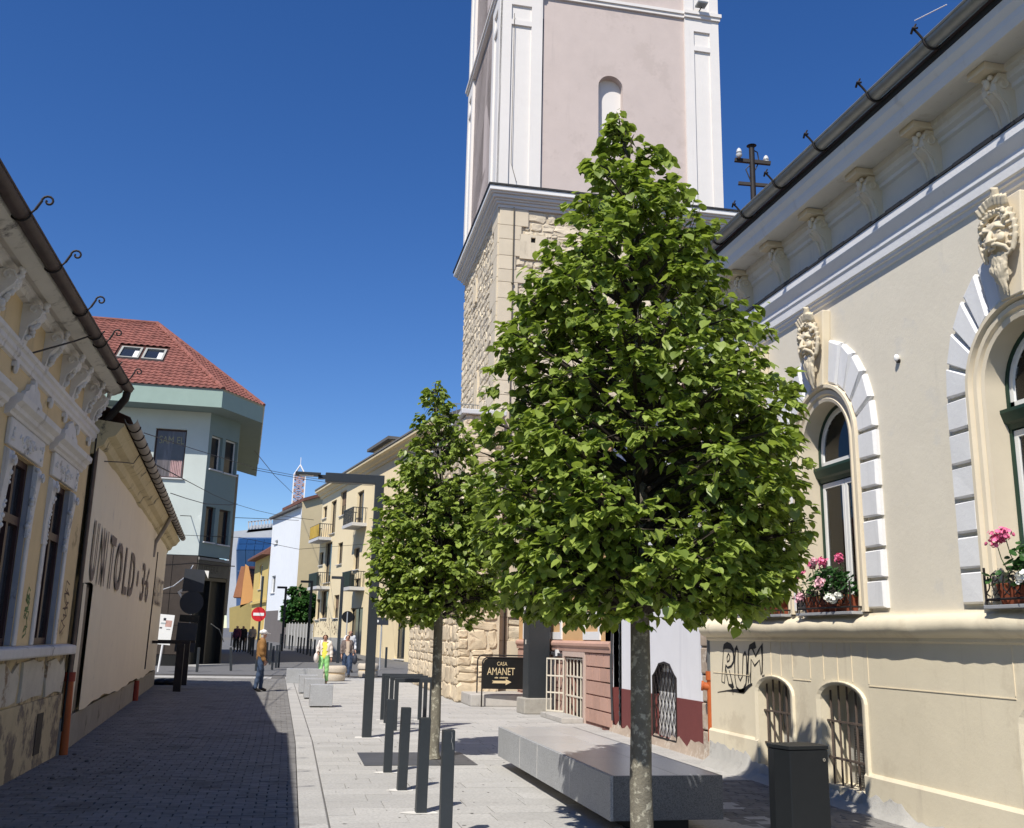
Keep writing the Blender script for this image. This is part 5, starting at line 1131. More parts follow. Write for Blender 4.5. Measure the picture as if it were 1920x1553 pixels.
for i in range(25):
    x = a+.12+(b-a)*.36*i/24; vs += [(x, -.185+.02*math.sin(i*1.7), z0+.08), (x, -.185+.02*math.sin(i*1.7+.5), z0+(z1-z0)*(.34+.02*(i % 3)))]
cur.add(vs, [(2*i, 2*i+2, 2*i+3, 2*i+1) for i in range(24)]); fa.put(cur, 'curtain', M('pink_curtain', (.45, .3, .3), .2, .9, 20, 0))
for r_ in ((395, 818, 416, 882), (421, 826, 444, 890)): fb_.win(*r_, wframe, mull=0)
for r_ in ((384, 950, 402, 1017), (409, 956, 430, 1022)): fb_.win(*r_, brownf, mull=0)
fb_.wall(5.05, ZW, mint_shade)
fc.wall(-.05, ZW, M('grey_side', (.34, .34, .30), .1, .9, 3, .1), name='street_wall')
for i, (u, z0_, z1_) in enumerate(((2, 3, 9.5), (4, 2.5, 9))): fc.box('pilaster', M('tan_strip', (.36, .29, .2), .15, .9), fc.len-u-.5, fc.len-u, 0, .12, z0_, z1_)
# ground floor cladding
nx = 9
for i in range(nx):
    for j, (z0_, z1_) in enumerate(((0.62, 1.9), (1.9, 3.3), (3.3, 5.02))):
        w_ = fa.len/nx; fa.box('cladding_panel', brn, i*w_+.012, (i+1)*w_-.012, .001, .05, z0_+.012, z1_-.012)
fa.put(MB().box(.0, fa.len, -.2, .0, -.05, 5.05), 'ground_floor', blk)
fa.box('plinth', blk, 0, fa.len, .0, .08, -.05, .6)
fb_.put(MB().box(0, fb_.len, -.3, -.25, -.05, 5.05), 'shop_back', M('dim_glass', (.02, .02, .017), .2, .35, spec=.15), bevel=0)
for a_, b_, c_, d_ in ((0, .1, 0, 4.4), (fb_.len-.12, fb_.len, 0, 4.4), (fb_.len*.52, fb_.len*.56, .15, 4.0), (0, fb_.len, 3.95, 4.1), (0, fb_.len, .0, .16)): fb_.box('door_frame', blk, a_, b_, -.25, .02, c_, d_)
fb_.box('sign_band', M('sign_brown', (.075, .07, .055), .2, .6), 0, fb_.len, -.02, .06, 4.12, 4.85); fb_.box('ledge', M('grey_ledge', (.2, .19, .17), .1, .8), 0, fb_.len, -.02, .1, 4.86, 4.98)
me = text_mesh('LITTERA', 1.25, .32); me.materials.append(M('bronze_letters', (.02, .019, .015), .2, .5)); o = link('lettering', me, gb); o.matrix_basis = fb_.M @ Matrix.Translation((fb_.len-.28, .064, 4.3)) @ Matrix.Rotation(R(180), 4, 'Z')
fb_.put(MB().tube([(.2, .25, 1.2), (.7, .3, 1.75), (1.35, .3, 2.0)], .02, 6), 'handrail', zinc, True)
for z_ in (.16,): fb_.put(MB().box(-.2, fb_.len+.1, -.1, .6, -.05, .2), 'step', cement)
MB().prism([(-13.8-(-4.4), .3, 0), (-.7, .5, 0), (.35, 2.4, 0), (-.3, 17, 0), (-9.6, 17, 0)], (0, 0, ZW)).build('core', mint_shade, gb)
# eaves: wide fascia running round the corner
OV = 1.0
e0, e1, e2, e3 = Vector((-15, 45.7)), Vector((-3.85, 45.7)), Vector((-2.1, 48.6)), Vector((-2.95, 66))
def W2(p, z): return (p[0]+4.4, p[1]-47, z)
in0, in1, in2, in3 = Vector(P0), Vector(P1), Vector(P2), Vector(P3)
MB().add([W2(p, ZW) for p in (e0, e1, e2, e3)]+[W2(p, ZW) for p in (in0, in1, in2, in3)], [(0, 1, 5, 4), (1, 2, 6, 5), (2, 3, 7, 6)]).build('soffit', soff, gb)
MB().add([W2(p, ZW) for p in (e0, e1, e2, e3)]+[W2(p, ZW+.82) for p in (e0, e1, e2, e3)], [(0, 1, 5, 4), (1, 2, 6, 5), (2, 3, 7, 6)]).build('fascia', fasc, gb)
ZE = ZW+.86
MB().add([W2(p, ZW+.8) for p in (e0, e1, e2, e3)]+[W2(p+d_, ZE) for p, d_ in ((e0, Vector((0, -.06))), (e1, Vector((.03, -.06))), (e2, Vector((.07, -.03))), (e3, Vector((.07, 0))))], [(0, 1, 5, 4), (1, 2, 6, 5), (2, 3, 7, 6)]).build('drip_edge', zinc, gb)
# roof planes
rd_m = M('clay_tile', (.225, .085, .066), .2, .8, 6, .15, 40, pieces=.16, stain=((.16, .07, .055), 1.1, .63)); under = M('roof_shadow', (.07, .03, .025), .1, .9)
RZ = 17.6; r0, r1 = Vector((-15, 52.6)), Vector((-8.1, 52.6)); r2 = Vector((-6.6, 58))
planes = [[W2(e0, ZE), W2(e1, ZE), W2(r1, RZ), W2(r0, RZ)], [W2(e1, ZE), W2(e2, ZE), W2(r1, RZ)], [W2(e2, ZE), W2(e3, ZE), W2((-8.1, 66), RZ), W2(r1, RZ)]]
for pl_ in planes: MB().add([Vector(p)-Vector((0, 0, .06)) for p in pl_], [tuple(range(len(pl_)))]).build('roof', under, gb)
def tile_tmpl():
    mb = MB(); n = 6; vs = []
    for i in range(n+1):
        x = -.5+i/n; h = .30*math.sin(math.pi*min(1, max(0, (x+.5)/.62)))
        vs += [(x, -.5, h+.28), (x, .58, h+.02), (x, -.5, h+.05)]
    mb.add(vs, [(3*i, 3*i+3, 3*i+4, 3*i+1) for i in range(n)]+[(3*i+2, 3*i+5, 3*i+3, 3*i) for i in range(n)]); return mb
tt = tile_tmpl(); items = []
sky_r = [Vector(W2(p, 0)) for p in ((-9.25, 0), (-7.15, 0))]
for pi_, pl_ in enumerate(planes[:2]+[planes[2]]):
    A = Vector(pl_[0]); B = Vector(pl_[1]); xdir = (B-A).normalized(); C = Vector(pl_[-1]); nrm = xdir.cross(C-A).normalized()
    if nrm.z < 0: nrm = -nrm
    ydir = nrm.cross(xdir)
    if ydir.z < 0: ydir = -ydir
    P2d = [((Vector(p)-A).dot(xdir), (Vector(p)-A).dot(ydir)) for p in pl_]
    TW, TH = .30, .36
    ymax = max(p[1] for p in P2d); xmin = min(p[0] for p in P2d); xmax = max(p[0] for p in P2d)
    def inside(x, y):
        c = False; j = len(P2d)-1
        for i in range(len(P2d)):
            (xi, yi), (xj, yj) = P2d[i], P2d[j]
            if (yi > y) != (yj > y) and x < (xj-xi)*(y-yi)/(yj-yi)+xi: c = not c
            j = i
        return c
    r_ = 0
    while r_*TH < ymax:
        x = xmin
        while x < xmax:
            cx, cy = x+TW/2, r_*TH+TH/2
            if inside(cx, cy):
                pos = A+xdir*cx+ydir*cy; wp = pos+Vector((-4.4, 47, 0))
                sky_ok = not (pi_ == 0 and -9.25 < wp.x < -7.0 and 14.35 < wp.z < 15.55)
                if sky_ok and (pi_ < 2 or wp.y < 58) and wp.x > -13:
                    mt = Matrix((xdir, ydir, nrm)).transposed().to_4x4(); mt.translation = pos; items.append((mt @ Matrix.Diagonal((TW*1.04, TH, .14, 1)), 0))
            x += TW
        r_ += 1
pieces('tile', 'tiles', gb, items, [tt], rd_m, key=lambda it: abs(it[0].translation.x+2.5), smooth=False)
for a_, b_ in ((Vector(planes[0][1]), Vector(planes[0][2])), (Vector(planes[1][1]), Vector(planes[1][2])), (Vector(planes[0][3]), Vector(planes[0][2]))):
    n = int((b_-a_).length/.42); 
    for i in range(n):
        p = a_+(b_-a_)*(i/n); q_ = a_+(b_-a_)*((i+1.12)/n); MB().tube([p+Vector((0, 0, .02)), q_+Vector((0, 0, .05))], [.13, .10], 8).build('ridge_tile', rd_m, gb)
# skylights
sxd = Vector((1, 0, 0)); syd = (Vector(planes[0][3])-Vector(planes[0][0])).normalized(); snd = sxd.cross(syd)
for wx in (-9.15, -8.02):
    zz = 14.4; t_ = (zz-ZE)/(RZ-ZE); org = Vector((wx+4.4, 46+(52.6-46)*t_-47, zz)); mt = Matrix((sxd, syd, snd)).transposed().to_4x4(); mt.translation = org
    fr = MB().box(0, .1, 0, 1.5, -.05, .14).box(.9, 1.0, 0, 1.5, -.05, .14).box(.1, .9, 0, .1, -.05, .14).box(.1, .9, 1.4, 1.5, -.05, .14).build('skylight', M('grey_wood', (.33, .33, .30), .15, .7), gb); fr.matrix_basis = mt
    MB().box(.1, .9, .1, 1.4, .06, .07).build('pane', dark_glass, fr); MB().box(.68, .88, .12, 1.1, .075, .08).build('blind', white_paint, fr)

# ================================================================== CREAM APARTMENT HOUSE
q0 = G(756, 1240); dr_ = Vector((-math.sin(R(10.5)), math.cos(R(10.5))))
ap = thing('apartment_house', 'cream three storey apartment house with balconies past the stone tower', 'building', (q0.x, q0.y, 0))
apm = M('apartment_cream', (.82, .69, .45), .05, .88, 2, .08, 12, streak=((.74, .62, .4), .62))
pa = Vector((q0.x, q0.y))-dr_*5; 
tfar = None
for t_ in range(0, 600):
    p = Vector((q0.x, q0.y))+dr_*t_*.1; d = ray(592, 1150)
    if p.x/p.y < d.x/d.y: pb = p; break
fp = Facade(ap, pa, pb)
brw = M('brown_door', (.06, .04, .03)); blind = M('brown_blind', (.2, .13, .08), .1, .8)
for r_ in ((605.5, 950, 613, 972), (638, 922, 649, 966), (633, 1018, 642, 1058), (663, 1028, 673.5, 1068), (599, 1036, 606, 1060), (591.8, 1124, 599.5, 1162), (625.6, 1116, 635, 1159), (700, 935, 710, 985), (697, 1030, 707, 1075)): fp.win(*r_, frame=brw, mull=1, shade=blind if r_[0] in (638, 625.6) else None)
for r_ in ((620, 940, 629.5, 1000), (669, 922, 681, 984), (609, 1018, 621, 1092), (602, 1108, 614, 1159), (664, 1085, 675, 1104)): fp.win(*r_, frame=brw, kind='balcony_door', mull=0)
for r_ in ((655, 1140, 678, 1238), (741, 1158, 759, 1236)): fp.win(*r_, frame=black_metal, kind='shop_front', mull=1)
ev = fp.px(660, 893)[1]
fp.wall(-.1, ev, apm)
fp.put(MB().box(0, fp.len, -11, -.45, -.1, ev), 'core', apm)
fp.put(MB().extr([(0, ev-.5), (.12, ev-.48), (.16, ev-.3), (.3, ev-.26), (.42, ev-.1), (.6, ev-.04), (.62, ev+.1), (-.3, ev+.12)], -.2, fp.len+.3), 'cornice', apm)
fp.put(MB().extr([(.66, ev+.13), (.62, ev+.26), (-3, ev+1.7), (-3, ev+.13)], -.2, fp.len+.3), 'roof', M('slate_grey', (.12, .115, .11), .15, .8))
xa_, xb_ = sorted((fp.px(668, 880)[0], fp.px(700, 880)[0])); fp.put(MB().box(xa_, xb_, -3.6, -1.2, ev+.13, ev+1.7), 'attic_room', apm); fp.put(MB().box(xa_-.4, xb_+.4, -4, -.8, ev+1.7, ev+1.9), 'attic_roof', M('slate_grey', (.12, .115, .11)))
fp.box('plinth', cement, fp.px(652, 1200)[0] if fp.px(652, 1200)[0] > fp.len/2 else 0, fp.len if fp.px(652, 1200)[0] > fp.len/2 else fp.px(652, 1200)[0], 0, .05, -.1, fp.px(640, 1196)[1])
def balcony(u0, u1, vs, vr, slat=black_metal, solid=None, lab=''):
    a, b, z, zr = fp.rect_px(u0, vr, u1, vs); b_ = max(b, a+1.9)
    s = fp.box('balcony', cgrey, a-.1, b_+.1, .0, 1.0, z-.22, z)
    for i in range(17): MB().bar((a+(b_-a)*i/16, .95, z), (a+(b_-a)*i/16, .95, z+1.0), .03).build('baluster', slat, s)
    for i in range(6):
        for x in (a-.04, b_+.04): MB().bar((x, .12+i*.16, z), (x, .12+i*.16, z+1.0), .03).build('baluster', slat, s)
    for p_, r_ in (((a-.05, .95, z+1.0), (b_+.05, .95, z+1.0)), ((a-.04, 0, z+1.0), (a-.04, .95, z+1.0)), ((b_+.04, 0, z+1.0), (b_+.04, .95, z+1.0))): MB().bar(p_, r_, .05).build('rail', slat, s)
    if solid: MB().box(a+.1, b_-.15, .97, .99, z+.05, z+.98).build('screen', solid, s); MB().box(b_+.06, b_+.08, .1, .9, z+.05, z+.95).build('screen', solid, s)
balcony(604, 622, 1011, 978, black_metal, M('yellow_screen', (.55, .36, .06), .15, .8)); balcony(602, 619, 1101, 1070, black_metal, M('green_screen', (.02, .035, .025), .2, .7)); balcony(670, 688, 984, 946); balcony(668, 684, 1102, 1066, black_metal, M('green_screen', (.02, .035, .025)))
a, b, z, zr = fp.rect_px(600, 1180, 640, 1190)
sq_ = MB(); q = random.Random(4)
for i in range(60):
    x = fp.px(q.uniform(586, 632), 1180)[0]; z = fp.px(610, q.uniform(1160, 1190))[1]; L = q.uniform(.1, .4); aa = q.uniform(0, 3.14); sq_.obox((x, .006, z), (L, .006, .045), Matrix.Rotation(aa, 3, 'Y'))
fp.put(sq_, 'graffiti', bs if False else M('brown_spray', (.12, .07, .05)))

# ================================================================== FAR STREET
wt = thing('white_building', 'white plastered building with a beige blank gable beyond the apartment house', 'building', (.2, 88, 0))
wc0, wc1, wc2 = (.2, 88), (-2.5, 99), (3.6, 88.8)
fw_ = Facade(wt, wc0, wc1); fg = Facade(wt, wc0, wc2)
for r_ in ((509, 1080, 516, 1112), (515, 1013, 521, 1020), (535, 958, 540, 963)): fw_.win(*r_, mull=0)
zt_ = fw_.px(540, 962)[1]; zg_ = fg.px(556, 940)[1]
fw_.wall(-.1, zt_, M('cool_white', (.76, .78, .80), .04, .85, 2, .06, 12))
g1 = fg.px(605, 918)
pts = [(0, -.1), (fg.len, -.1), (fg.len, fg.px(604, 918)[1]), (0, zg_)] if fg.px(553, 1000)[0] < fg.px(600, 1000)[0] else [(0, -.1), (fg.len, -.1), (fg.len, zg_), (0, fg.px(604, 918)[1])]
mb = MB().prism([(a, -.3, b) for a, b in pts], (0, .3, 0)); fg.put(mb, 'gable_wall', M('beige_gable', (.60, .50, .31), .05, .88, 2, .06, 12))
mb = MB().prism([(a, -8, b+.02) for a, b in pts[2:]]+[(a, -8, b+.3) for a, b in pts[2:][::-1]], (0, 8.3, 0)); fg.put(mb, 'roof', tile_d)
fw_.put(MB().extr([(.4, zt_), (.4, zt_+.15), (-2, zt_+1.6), (-2, zt_)], 0, fw_.len), 'roof', M('slate_grey', (.12, .115, .11)))
fw_.box('shop_sign', wh, *[fw_.px(u, 1150)[0] for u in (524, 540)], .02, .12, fw_.px(530, 1163)[1], fw_.px(530, 1141)[1])
fw_.box('dark_base', M('grey_base_far', (.16, .14, .13), .1, .9), 0, fw_.len, .0, .06, -.1, fw_.px(528, 1140)[1]-.2)
yh = thing('yellow_house', 'narrow yellow house with an arched window at the street bend', 'building', (-2.6, 99.5, 0))
fy = Facade(yh, (-2.55, 99.4), (-4.3, 110))
fy.win(486, 1060, 491, 1105, kind='arched_window', mull=0); fy.win(492, 1150, 497, 1182, kind='door', mull=0)
zt_ = fy.px(492, 1047)[1]
fy.wall(-.1, zt_, M('yellow_plaster', (.62, .46, .16), .06, .88, 2, .06, 12)); fy.put(MB().box(0, fy.len, -8, -.3, -.1, zt_), 'core', MATS['yellow_plaster'])
fy.put(MB().extr([(.8, zt_), (.8, zt_+.2), (-2.5, zt_+2.4), (-2.5, zt_)], -.3, fy.len+.3), 'roof', tile_d); fy.box('cornice', MATS['yellow_plaster'], 0, fy.len, 0, .2, zt_*.5, zt_*.5+.25)
oh = thing('orange_gable_house', 'small house with an orange gable and red tiled roof across the street end', 'building', (-6, 112, 0))
pg = lambda u, v, y=112: (PY(u, v, y).x+6, y-112, PY(u, v, y).z)
og = M('orange_gable', (.62, .32, .12), .05, .85, 2, .05, 12)
MB().prism([pg(450, 1140), pg(478, 1124), pg(466, 1062), pg(460, 1058)], (0, .4, 0)).build('gable', og, oh)
MB().prism([pg(430, 1185), pg(482, 1185), pg(478, 1128), pg(430, 1140)], (0, .3, 0)).build('wall', M('olive_wall', (.36, .29, .12), .08, .9, 2, .05), oh)
rf = M('far_tile', (.26, .07, .05), .15, .8, 3, .1)
A, B_, C_, D_ = Vector(pg(466, 1062)), Vector(pg(496, 1064, 118)), Vector(pg(496, 1138, 113)), Vector(pg(479, 1130))
MB().add([A, B_, C_, D_], [(0, 1, 2, 3)]).build('roof', under, oh)
for i in range(11):
    f0, f1 = i/11, (i+1)/11; lo_ = Vector((0, -.12, .12)); MB().add([A.lerp(D_, f0)+Vector((0, 0, .02)), B_.lerp(C_, f0)+Vector((0, 0, .02)), B_.lerp(C_, f1)+lo_, A.lerp(D_, f1)+lo_], [(0, 1, 2, 3)]).build('tile_course', rf, oh)
MB().prism([pg(437, 1120), pg(452, 1120), pg(460, 1062), pg(452, 1062)], (0, 3, 0)).build('chimney_breast', M('far_brick', (.34, .15, .08), .15, .9), oh)
bbl = thing('glass_building', 'blue glass building with sloping glazed roof in the distance', 'building', (-9, 170, 0))
pb_ = lambda u, v, y=170: Vector((PY(u, v, y).x+9, y-170, PY(u, v, y).z))
bg_ = M('blue_glass', (.015, .05, .13), .15, .2, 1, 0, spec=.5); bgl = M('blue_frame', (.06, .11, .22), .1, .5)
for i in range(5):
    for j in range(2):
        a = 445+i*16; b = a+15.2; MB().prism([pb_(a, 1032+j*40+37), pb_(b, 1032+j*40+37), pb_(b, 1032+j*40), pb_(a, 1032+j*40)], (0, .4, 0)).build('glass_panel', bg_, bbl)
        t0, t1 = j*.5, j*.5+.46; q1 = lambda u, t: pb_(u+t*4, 1031, 170).lerp(pb_(u+t*4, 1009, 176), t)
        MB().prism([q1(a, t0), q1(b, t0), q1(b, t1), q1(a, t1)], (0, .2, -.2)).build('roof_panel', bg_, bbl)
MB().prism([pb_(443, 1190, 171), pb_(530, 1190, 171), pb_(530, 1031, 171), pb_(443, 1031, 171)], (0, 6, 0)).build('frame', bgl, bbl)
MB().add([pb_(443, 1031, 170.6), pb_(530, 1031, 170.6), pb_(534, 1008, 176.6), pb_(447, 1008, 176.6)], [(0, 1, 2, 3)]).build('roof_frame', bgl, bbl)
fgx = thing('grey_roof_block', 'pale grey rooftop block behind the blue glass building', 'building', (-12, 210, 0))
pc = lambda u, v, y=210: Vector((PY(u, v, y).x+12, y-210, PY(u, v, y).z))
gpm = M('far_grey', (.45, .47, .5), .1, .9, 1, .1)
MB().prism([pc(425, 1190), pc(545, 1190), pc(545, 985), pc(425, 998)], (0, 10, 0)).build('wall', gpm, fgx)
MB().prism([pc(462, 999), pc(548, 990), pc(548, 978), pc(470, 986)], (0, 6, 0)).build('parapet', gpm, fgx)
for i in range(14): MB().bar(pc(466+i*6, 992-i*.8), pc(466+i*6, 978-i*.6), .25).build('mast', gpm, fgx)
MB().bar(pc(466, 979), pc(548, 970), .25).build('rail', gpm, fgx)
# lattice mast
lm = thing('lattice_mast', 'red and white lattice mast rising behind the white building', 'mast', (2, 230, 0)); red_ = M('mast_red', (.45, .27, .22), .1, .7); wht = M('mast_white', (.75, .73, .72), .05, .7)
c0 = PY(561, 1000, 230); c1 = PY(562, 892, 230); tip = PY(565, 872, 230); zb_, zt_ = 0, c1.z
ax = lambda z: (c0.x+(c1.x-c0.x)*(z-c0.z)/(c1.z-c0.z)-2) if z < c1.z else c1.x-2
hwid = 1.3
leg_ = []
for sx, sy in ((-1, -1), (1, -1), (1, 1), (-1, 1)): MB().bar((sx*hwid+c1.x-2, sy*hwid, 0), (sx*hwid+c1.x-2, sy*hwid, zt_), .28).build('leg', wht, lm); MB().bar((sx*hwid+c1.x-2, sy*hwid, zt_), (c1.x-2, 0, tip.z), .2).build('spire_leg', wht, lm)
cx = c1.x-2; z = 16; k = 0
while z < zt_-.1:
    m_ = red_ if (z > 30 and k % 2 == 0) or z > zt_-6 else wht; br = MB(); h = 1.4
    for (a, b) in (((-1, -1), (1, -1)), ((1, -1), (1, 1)), ((1, 1), (-1, 1)), ((-1, 1), (-1, -1))):
        br.bar((cx+a[0]*hwid, a[1]*hwid, z), (cx+b[0]*hwid, b[1]*hwid, min(z+h, zt_)), .16); br.bar((cx+b[0]*hwid, b[1]*hwid, z), (cx+a[0]*hwid, a[1]*hwid, min(z+h, zt_)), .16); br.bar((cx+a[0]*hwid, a[1]*hwid, z), (cx+b[0]*hwid, b[1]*hwid, z), .16)
    br.build('bracing', red_ if z > zt_-16 else wht, lm); z += h; k += 1
MB().bar((cx, 0, tip.z), (cx, 0, PY(565, 858, 230).z), .12).build('antenna', wht, lm)
# closing far trees/houses so the street end is not empty
fw2 = thing('garden_wall', 'grey panelled garden wall under the leafy tree by the apartment house', 'wall', (1, 83, 0)); gp = M('grey_panel', (.30, .30, .29), .1, .9)
for i in range(9):
    u0 = 537+i*5.6; a = PY(u0, 1170, 83); b = PY(u0+5.0, 1170, 83); MB().box(a.x-1, b.x-1, 0, .12, zg(83)-.1, zg(83)+1.75).build('panel', gp, fw2)
    MB().box(b.x-1, b.x-1+.05, -.02, .14, zg(83)-.1, zg(83)+1.85).build('post', cgrey, fw2)
# no entry sign and other far signs and lamps
p = PY(485, 1152, 43.5); ne = thing('no_entry_sign', 'round red no-entry sign with white bar on a dark post', 'sign', (p.x, p.y, zg(p.y))); redm = M('sign_red', (.55, .02, .025), .05, .45)
hz_ = p.z-zg(p.y); MB().tube([(.06, .05, 0), (.06, .05, hz_+1.6)], .05, 10).build('pole', black_metal, ne, smooth=True)
MB().disc((0, 0, hz_), (0, -1, 0), .3, .02).build('disc', redm, ne); MB().box(-.22, .22, -.028, -.0205, hz_-.06, hz_+.06).build('bar', wh, ne)
p = PY(652, 1157, 50); rs = thing('round_sign', 'back of a round traffic sign on a thin pole left of the lamp post', 'sign', (p.x, p.y, zg(p.y))); hz_ = p.z-zg(p.y)
MB().tube([(-.02, 0, 0), (-.02, 0, hz_+.25)], .03, 8).build('pole', stl, rs, smooth=True); MB().disc((0, .03, hz_), (0, 1, 0), .29, .02).build('disc', sb, rs)
p = PY(716, 1165, 46); ts = thing('traffic_plate', 'dark rectangular sign on a grey pole just right of the lamp post', 'sign', (p.x, p.y, zg(p.y))); hz_ = p.z-zg(p.y)
MB().tube([(0, 0, 0), (0, 0, hz_+.3)], .035, 8).build('pole', stl, ts, smooth=True); MB().box(-.3, .3, -.06, -.035, hz_-.17, hz_+.17).build('plate', sback, ts); MB().disc((-.2, -.061, hz_), (0, -1, 0), .06, .004, 14).build('mark', wh, ts)
for (ub, vb, ut, vt, ua), lb in zip(((633, 1243, 641, 1081, 622), (576, 1226, 582, 1089, 564), (528, 1221, 535, 1100, 520)), ('slim black lamp post with short arm behind the woman with the white bag', 'slim black lamp post in front of the leafy far tree', 'slim black lamp post in front of the white building')):
    p = G(ub, vb); t = thing('street_lamp', lb, 'lamp post', (p.x, p.y, zg(p.y)), 0, 'far lamp posts'); zt_ = PY(ut, vt, p.y).z-zg(p.y); xa = PY(ua, vt, p.y).x-p.x
    MB().box(-.08, .08, -.08, .08, 0, zt_).build('pole', black_metal, t, bevel=.005); MB().box(xa, .079, -.07, .07, zt_-.14, zt_-.001).build('arm', black_metal, t)
# ================================================================== TREES
bark = M('linden_bark', (.17, .155, .12), .22, .95, 14, .6, 45, stain=((.40, .38, .30), 16, .53)); twig_m = M('twig', (.05, .04, .03), .2, .9, 20, .2)
lindenl = leaf_mat('linden_leaf', (.125, .18, .033), (.33, .41, .085), .32)
darkl = leaf_mat('far_leaf', (.025, .075, .015), (.05, .13, .025), .25)
LV = np.array([(0, 0, 0), (0, .38, -.03), (0, .7, -.05), (0, 1.0, -.14), (.30, -.05, .05), (.47, .25, .08), (.40, .58, .04), (.17, .84, -.04), (-.30, -.05, .05), (-.47, .25, .08), (-.40, .58, .04), (-.17, .84, -.04)])
LF = [(0, 4, 5, 1), (1, 5, 6, 2), (2, 6, 7, 3), (0, 1, 9, 8), (1, 2, 10, 9), (2, 3, 11, 10)]
def make_tree(name, label, base, prof_px, seed, nlimb, ntwig, leaf, trunk_r, z_first, mat, lmat, parts=300, lean=(0, 0)):
    q = random.Random(seed); base = Vector(base); root = thing(name, label, 'tree', base)
    hd = Vector((base.x, base.y, 0)).normalized(); side = Vector((hd.y, -hd.x, 0))
    Zs, Ls, Rs = [], [], []
    for v, l, r_ in sorted(prof_px, key=lambda t: -t[0]):
        pl = PP(l, v, base, hd); pr = PP(r_, v, base, hd); Zs.append(pl.z-base.z); Ls.append((pl-base).dot(side)); Rs.append((pr-base).dot(side))
    Zs, Ls, Rs = map(np.array, (Zs, Ls, Rs)); ztop = Zs[-1]; zbot = Zs[0]
    cen = lambda z: float(np.interp(z, Zs, (Ls+Rs)/2)); rad = lambda z: float(np.interp(z, Zs, (Rs-Ls)/2))
    axis = lambda z: side*(cen(z)*min(1, max(0, (z-z_first)/(ztop-z_first)))) + Vector((0, 0, z))
    # trunk
    tz = [0, .05, .15, .5, 1.0, z_first]+[z_first+(ztop*.97-z_first)*i/8 for i in range(1, 9)]
    tr = [trunk_r*1.35, trunk_r*1.18, trunk_r*1.05, trunk_r, trunk_r*.95, trunk_r*.88]+[trunk_r*.88*(1-i/8)**1.25+.006 for i in range(1, 9)]
    MB().tube([axis(z)+Vector((q.uniform(-.006, .006), q.uniform(-.006, .006), 0))+Vector((lean[0]*(1-z/ztop), 0, 0)) for z in tz], tr, 14).build('trunk', mat, root, smooth=60)
    P, D, Nn, S = [], [], [], []; br = MB()
    def add_leaf(p, d, s):
        P.append(p); D.append(d); n = Vector((q.gauss(0, .3), q.gauss(0, .3), 1))+Vector((d.x, d.y, 0))*.6; Nn.append(n); S.append(s*q.uniform(.55, 1.45))
    weights = [max(.28, rad(zbot+(ztop-zbot)*(i+.5)/40)) for i in range(40)]
    for i in range(nlimb):
        zi = q.choices(range(40), weights)[0]; ze = zbot+(ztop-zbot)*(zi+q.random())/40
        ang = i*2.39996+q.uniform(-.4, .4); R_ = rad(ze)*q.uniform(.68, 1.02)
        rise = (.25+.5*q.random())*(.35+R_*.55) if ze > zbot+.35 else -.05
        zs = max(z_first-.05, ze-rise); zs = min(zs, ztop*.97)
        a0 = axis(zs); dirv = Vector((math.cos(ang), math.sin(ang), 0)); a1 = axis(ze)+dirv*R_
        mid = a0.lerp(a1, .5)+Vector((0, 0, .08 if ze > zbot+.35 else .1)); pts = [a0, a0.lerp(mid, .6), mid.lerp(a1, .25), mid.lerp(a1, .7), a1]
        r0 = .009+.015*R_; br.tube(pts, [r0, r0*.8, r0*.6, r0*.4, .003], 5, False)
        nt_ = max(3, int(ntwig*(.45+R_*.75)))
        for k in range(nt_):
            t = q.random()**.75*.68+.32; f = t*4; j = min(3, int(f)); p0 = pts[j].lerp(pts[j+1], f-j)
            td = (dirv*q.uniform(.1, 1.0)+Vector((q.gauss(0, .7), q.gauss(0, .7), q.gauss(.05, .45)))).normalized(); tl = q.uniform(.12, .38)*min(1.2, .5+R_*.6)
            p1 = p0+td*tl+Vector((0, 0, -.05*tl))
            if math.hypot(*(p1-axis(p1.z)).xy) < rad(p1.z)*.93 and zbot < p1.z < ztop-.1: br.tube([p0, p1], [.004, .002], 3, False)
            for m in range(q.randint(6, 10)):
                g = q.uniform(.35, 1.05); pp = p0.lerp(p1, g); dd = (td*.5+dirv*.35+Vector((q.gauss(0, .6), q.gauss(0, .6), -.55+q.gauss(0, .3)))).normalized(); z = pp.z
                rr = math.hypot(*(pp-axis(z)).xy); 
                if zbot-.04 < z < ztop+.02 and rr < rad(z)*1.0+.03: add_leaf(pp, dd, leaf)
    # leading shoot
    for k in range(70):
        z = ztop-1.0*q.random()**1.0; an_ = q.uniform(0, 6.28); rr = max(.02, rad(z))*q.random()*.55; add_leaf(axis(z)+Vector((math.cos(an_)*rr, math.sin(an_)*rr, 0)), Vector((math.cos(an_), math.sin(an_), -.4)).normalized(), leaf*.8)
    br.build('branches', twig_m, root, recalc=False, kind='stuff')
    P = np.array(P); D = np.array(D); Nn = np.array(Nn); S = np.array(S)
    D /= np.linalg.norm(D, axis=1)[:, None]; X = np.cross(D, Nn); X /= np.linalg.norm(X, axis=1)[:, None]; Z = np.cross(X, D)
    cp = np.array(CAM-base); dist = np.linalg.norm(P-cp, axis=1)-.25*np.linalg.norm(P[:, :2], axis=1)
    order = np.argsort(dist); own = order[:parts]; rest = order[parts:]
    co = P[rest][:, None, :]+S[rest][:, None, None]*(LV[None, :, 0:1]*X[rest][:, None, :]+LV[None, :, 1:2]*D[rest][:, None, :]+LV[None, :, 2:3]*Z[rest][:, None, :])
    n = len(rest); F = (np.array(LF)[None]+(np.arange(n)*len(LV))[:, None, None]).reshape(-1, 4)
    me = bpy.data.meshes.new('crown'); me.from_pydata(co.reshape(-1, 3).tolist(), [], F.tolist()); me.materials.append(lmat); me.shade_smooth()
    crown = link('crown', me, root, kind='stuff')
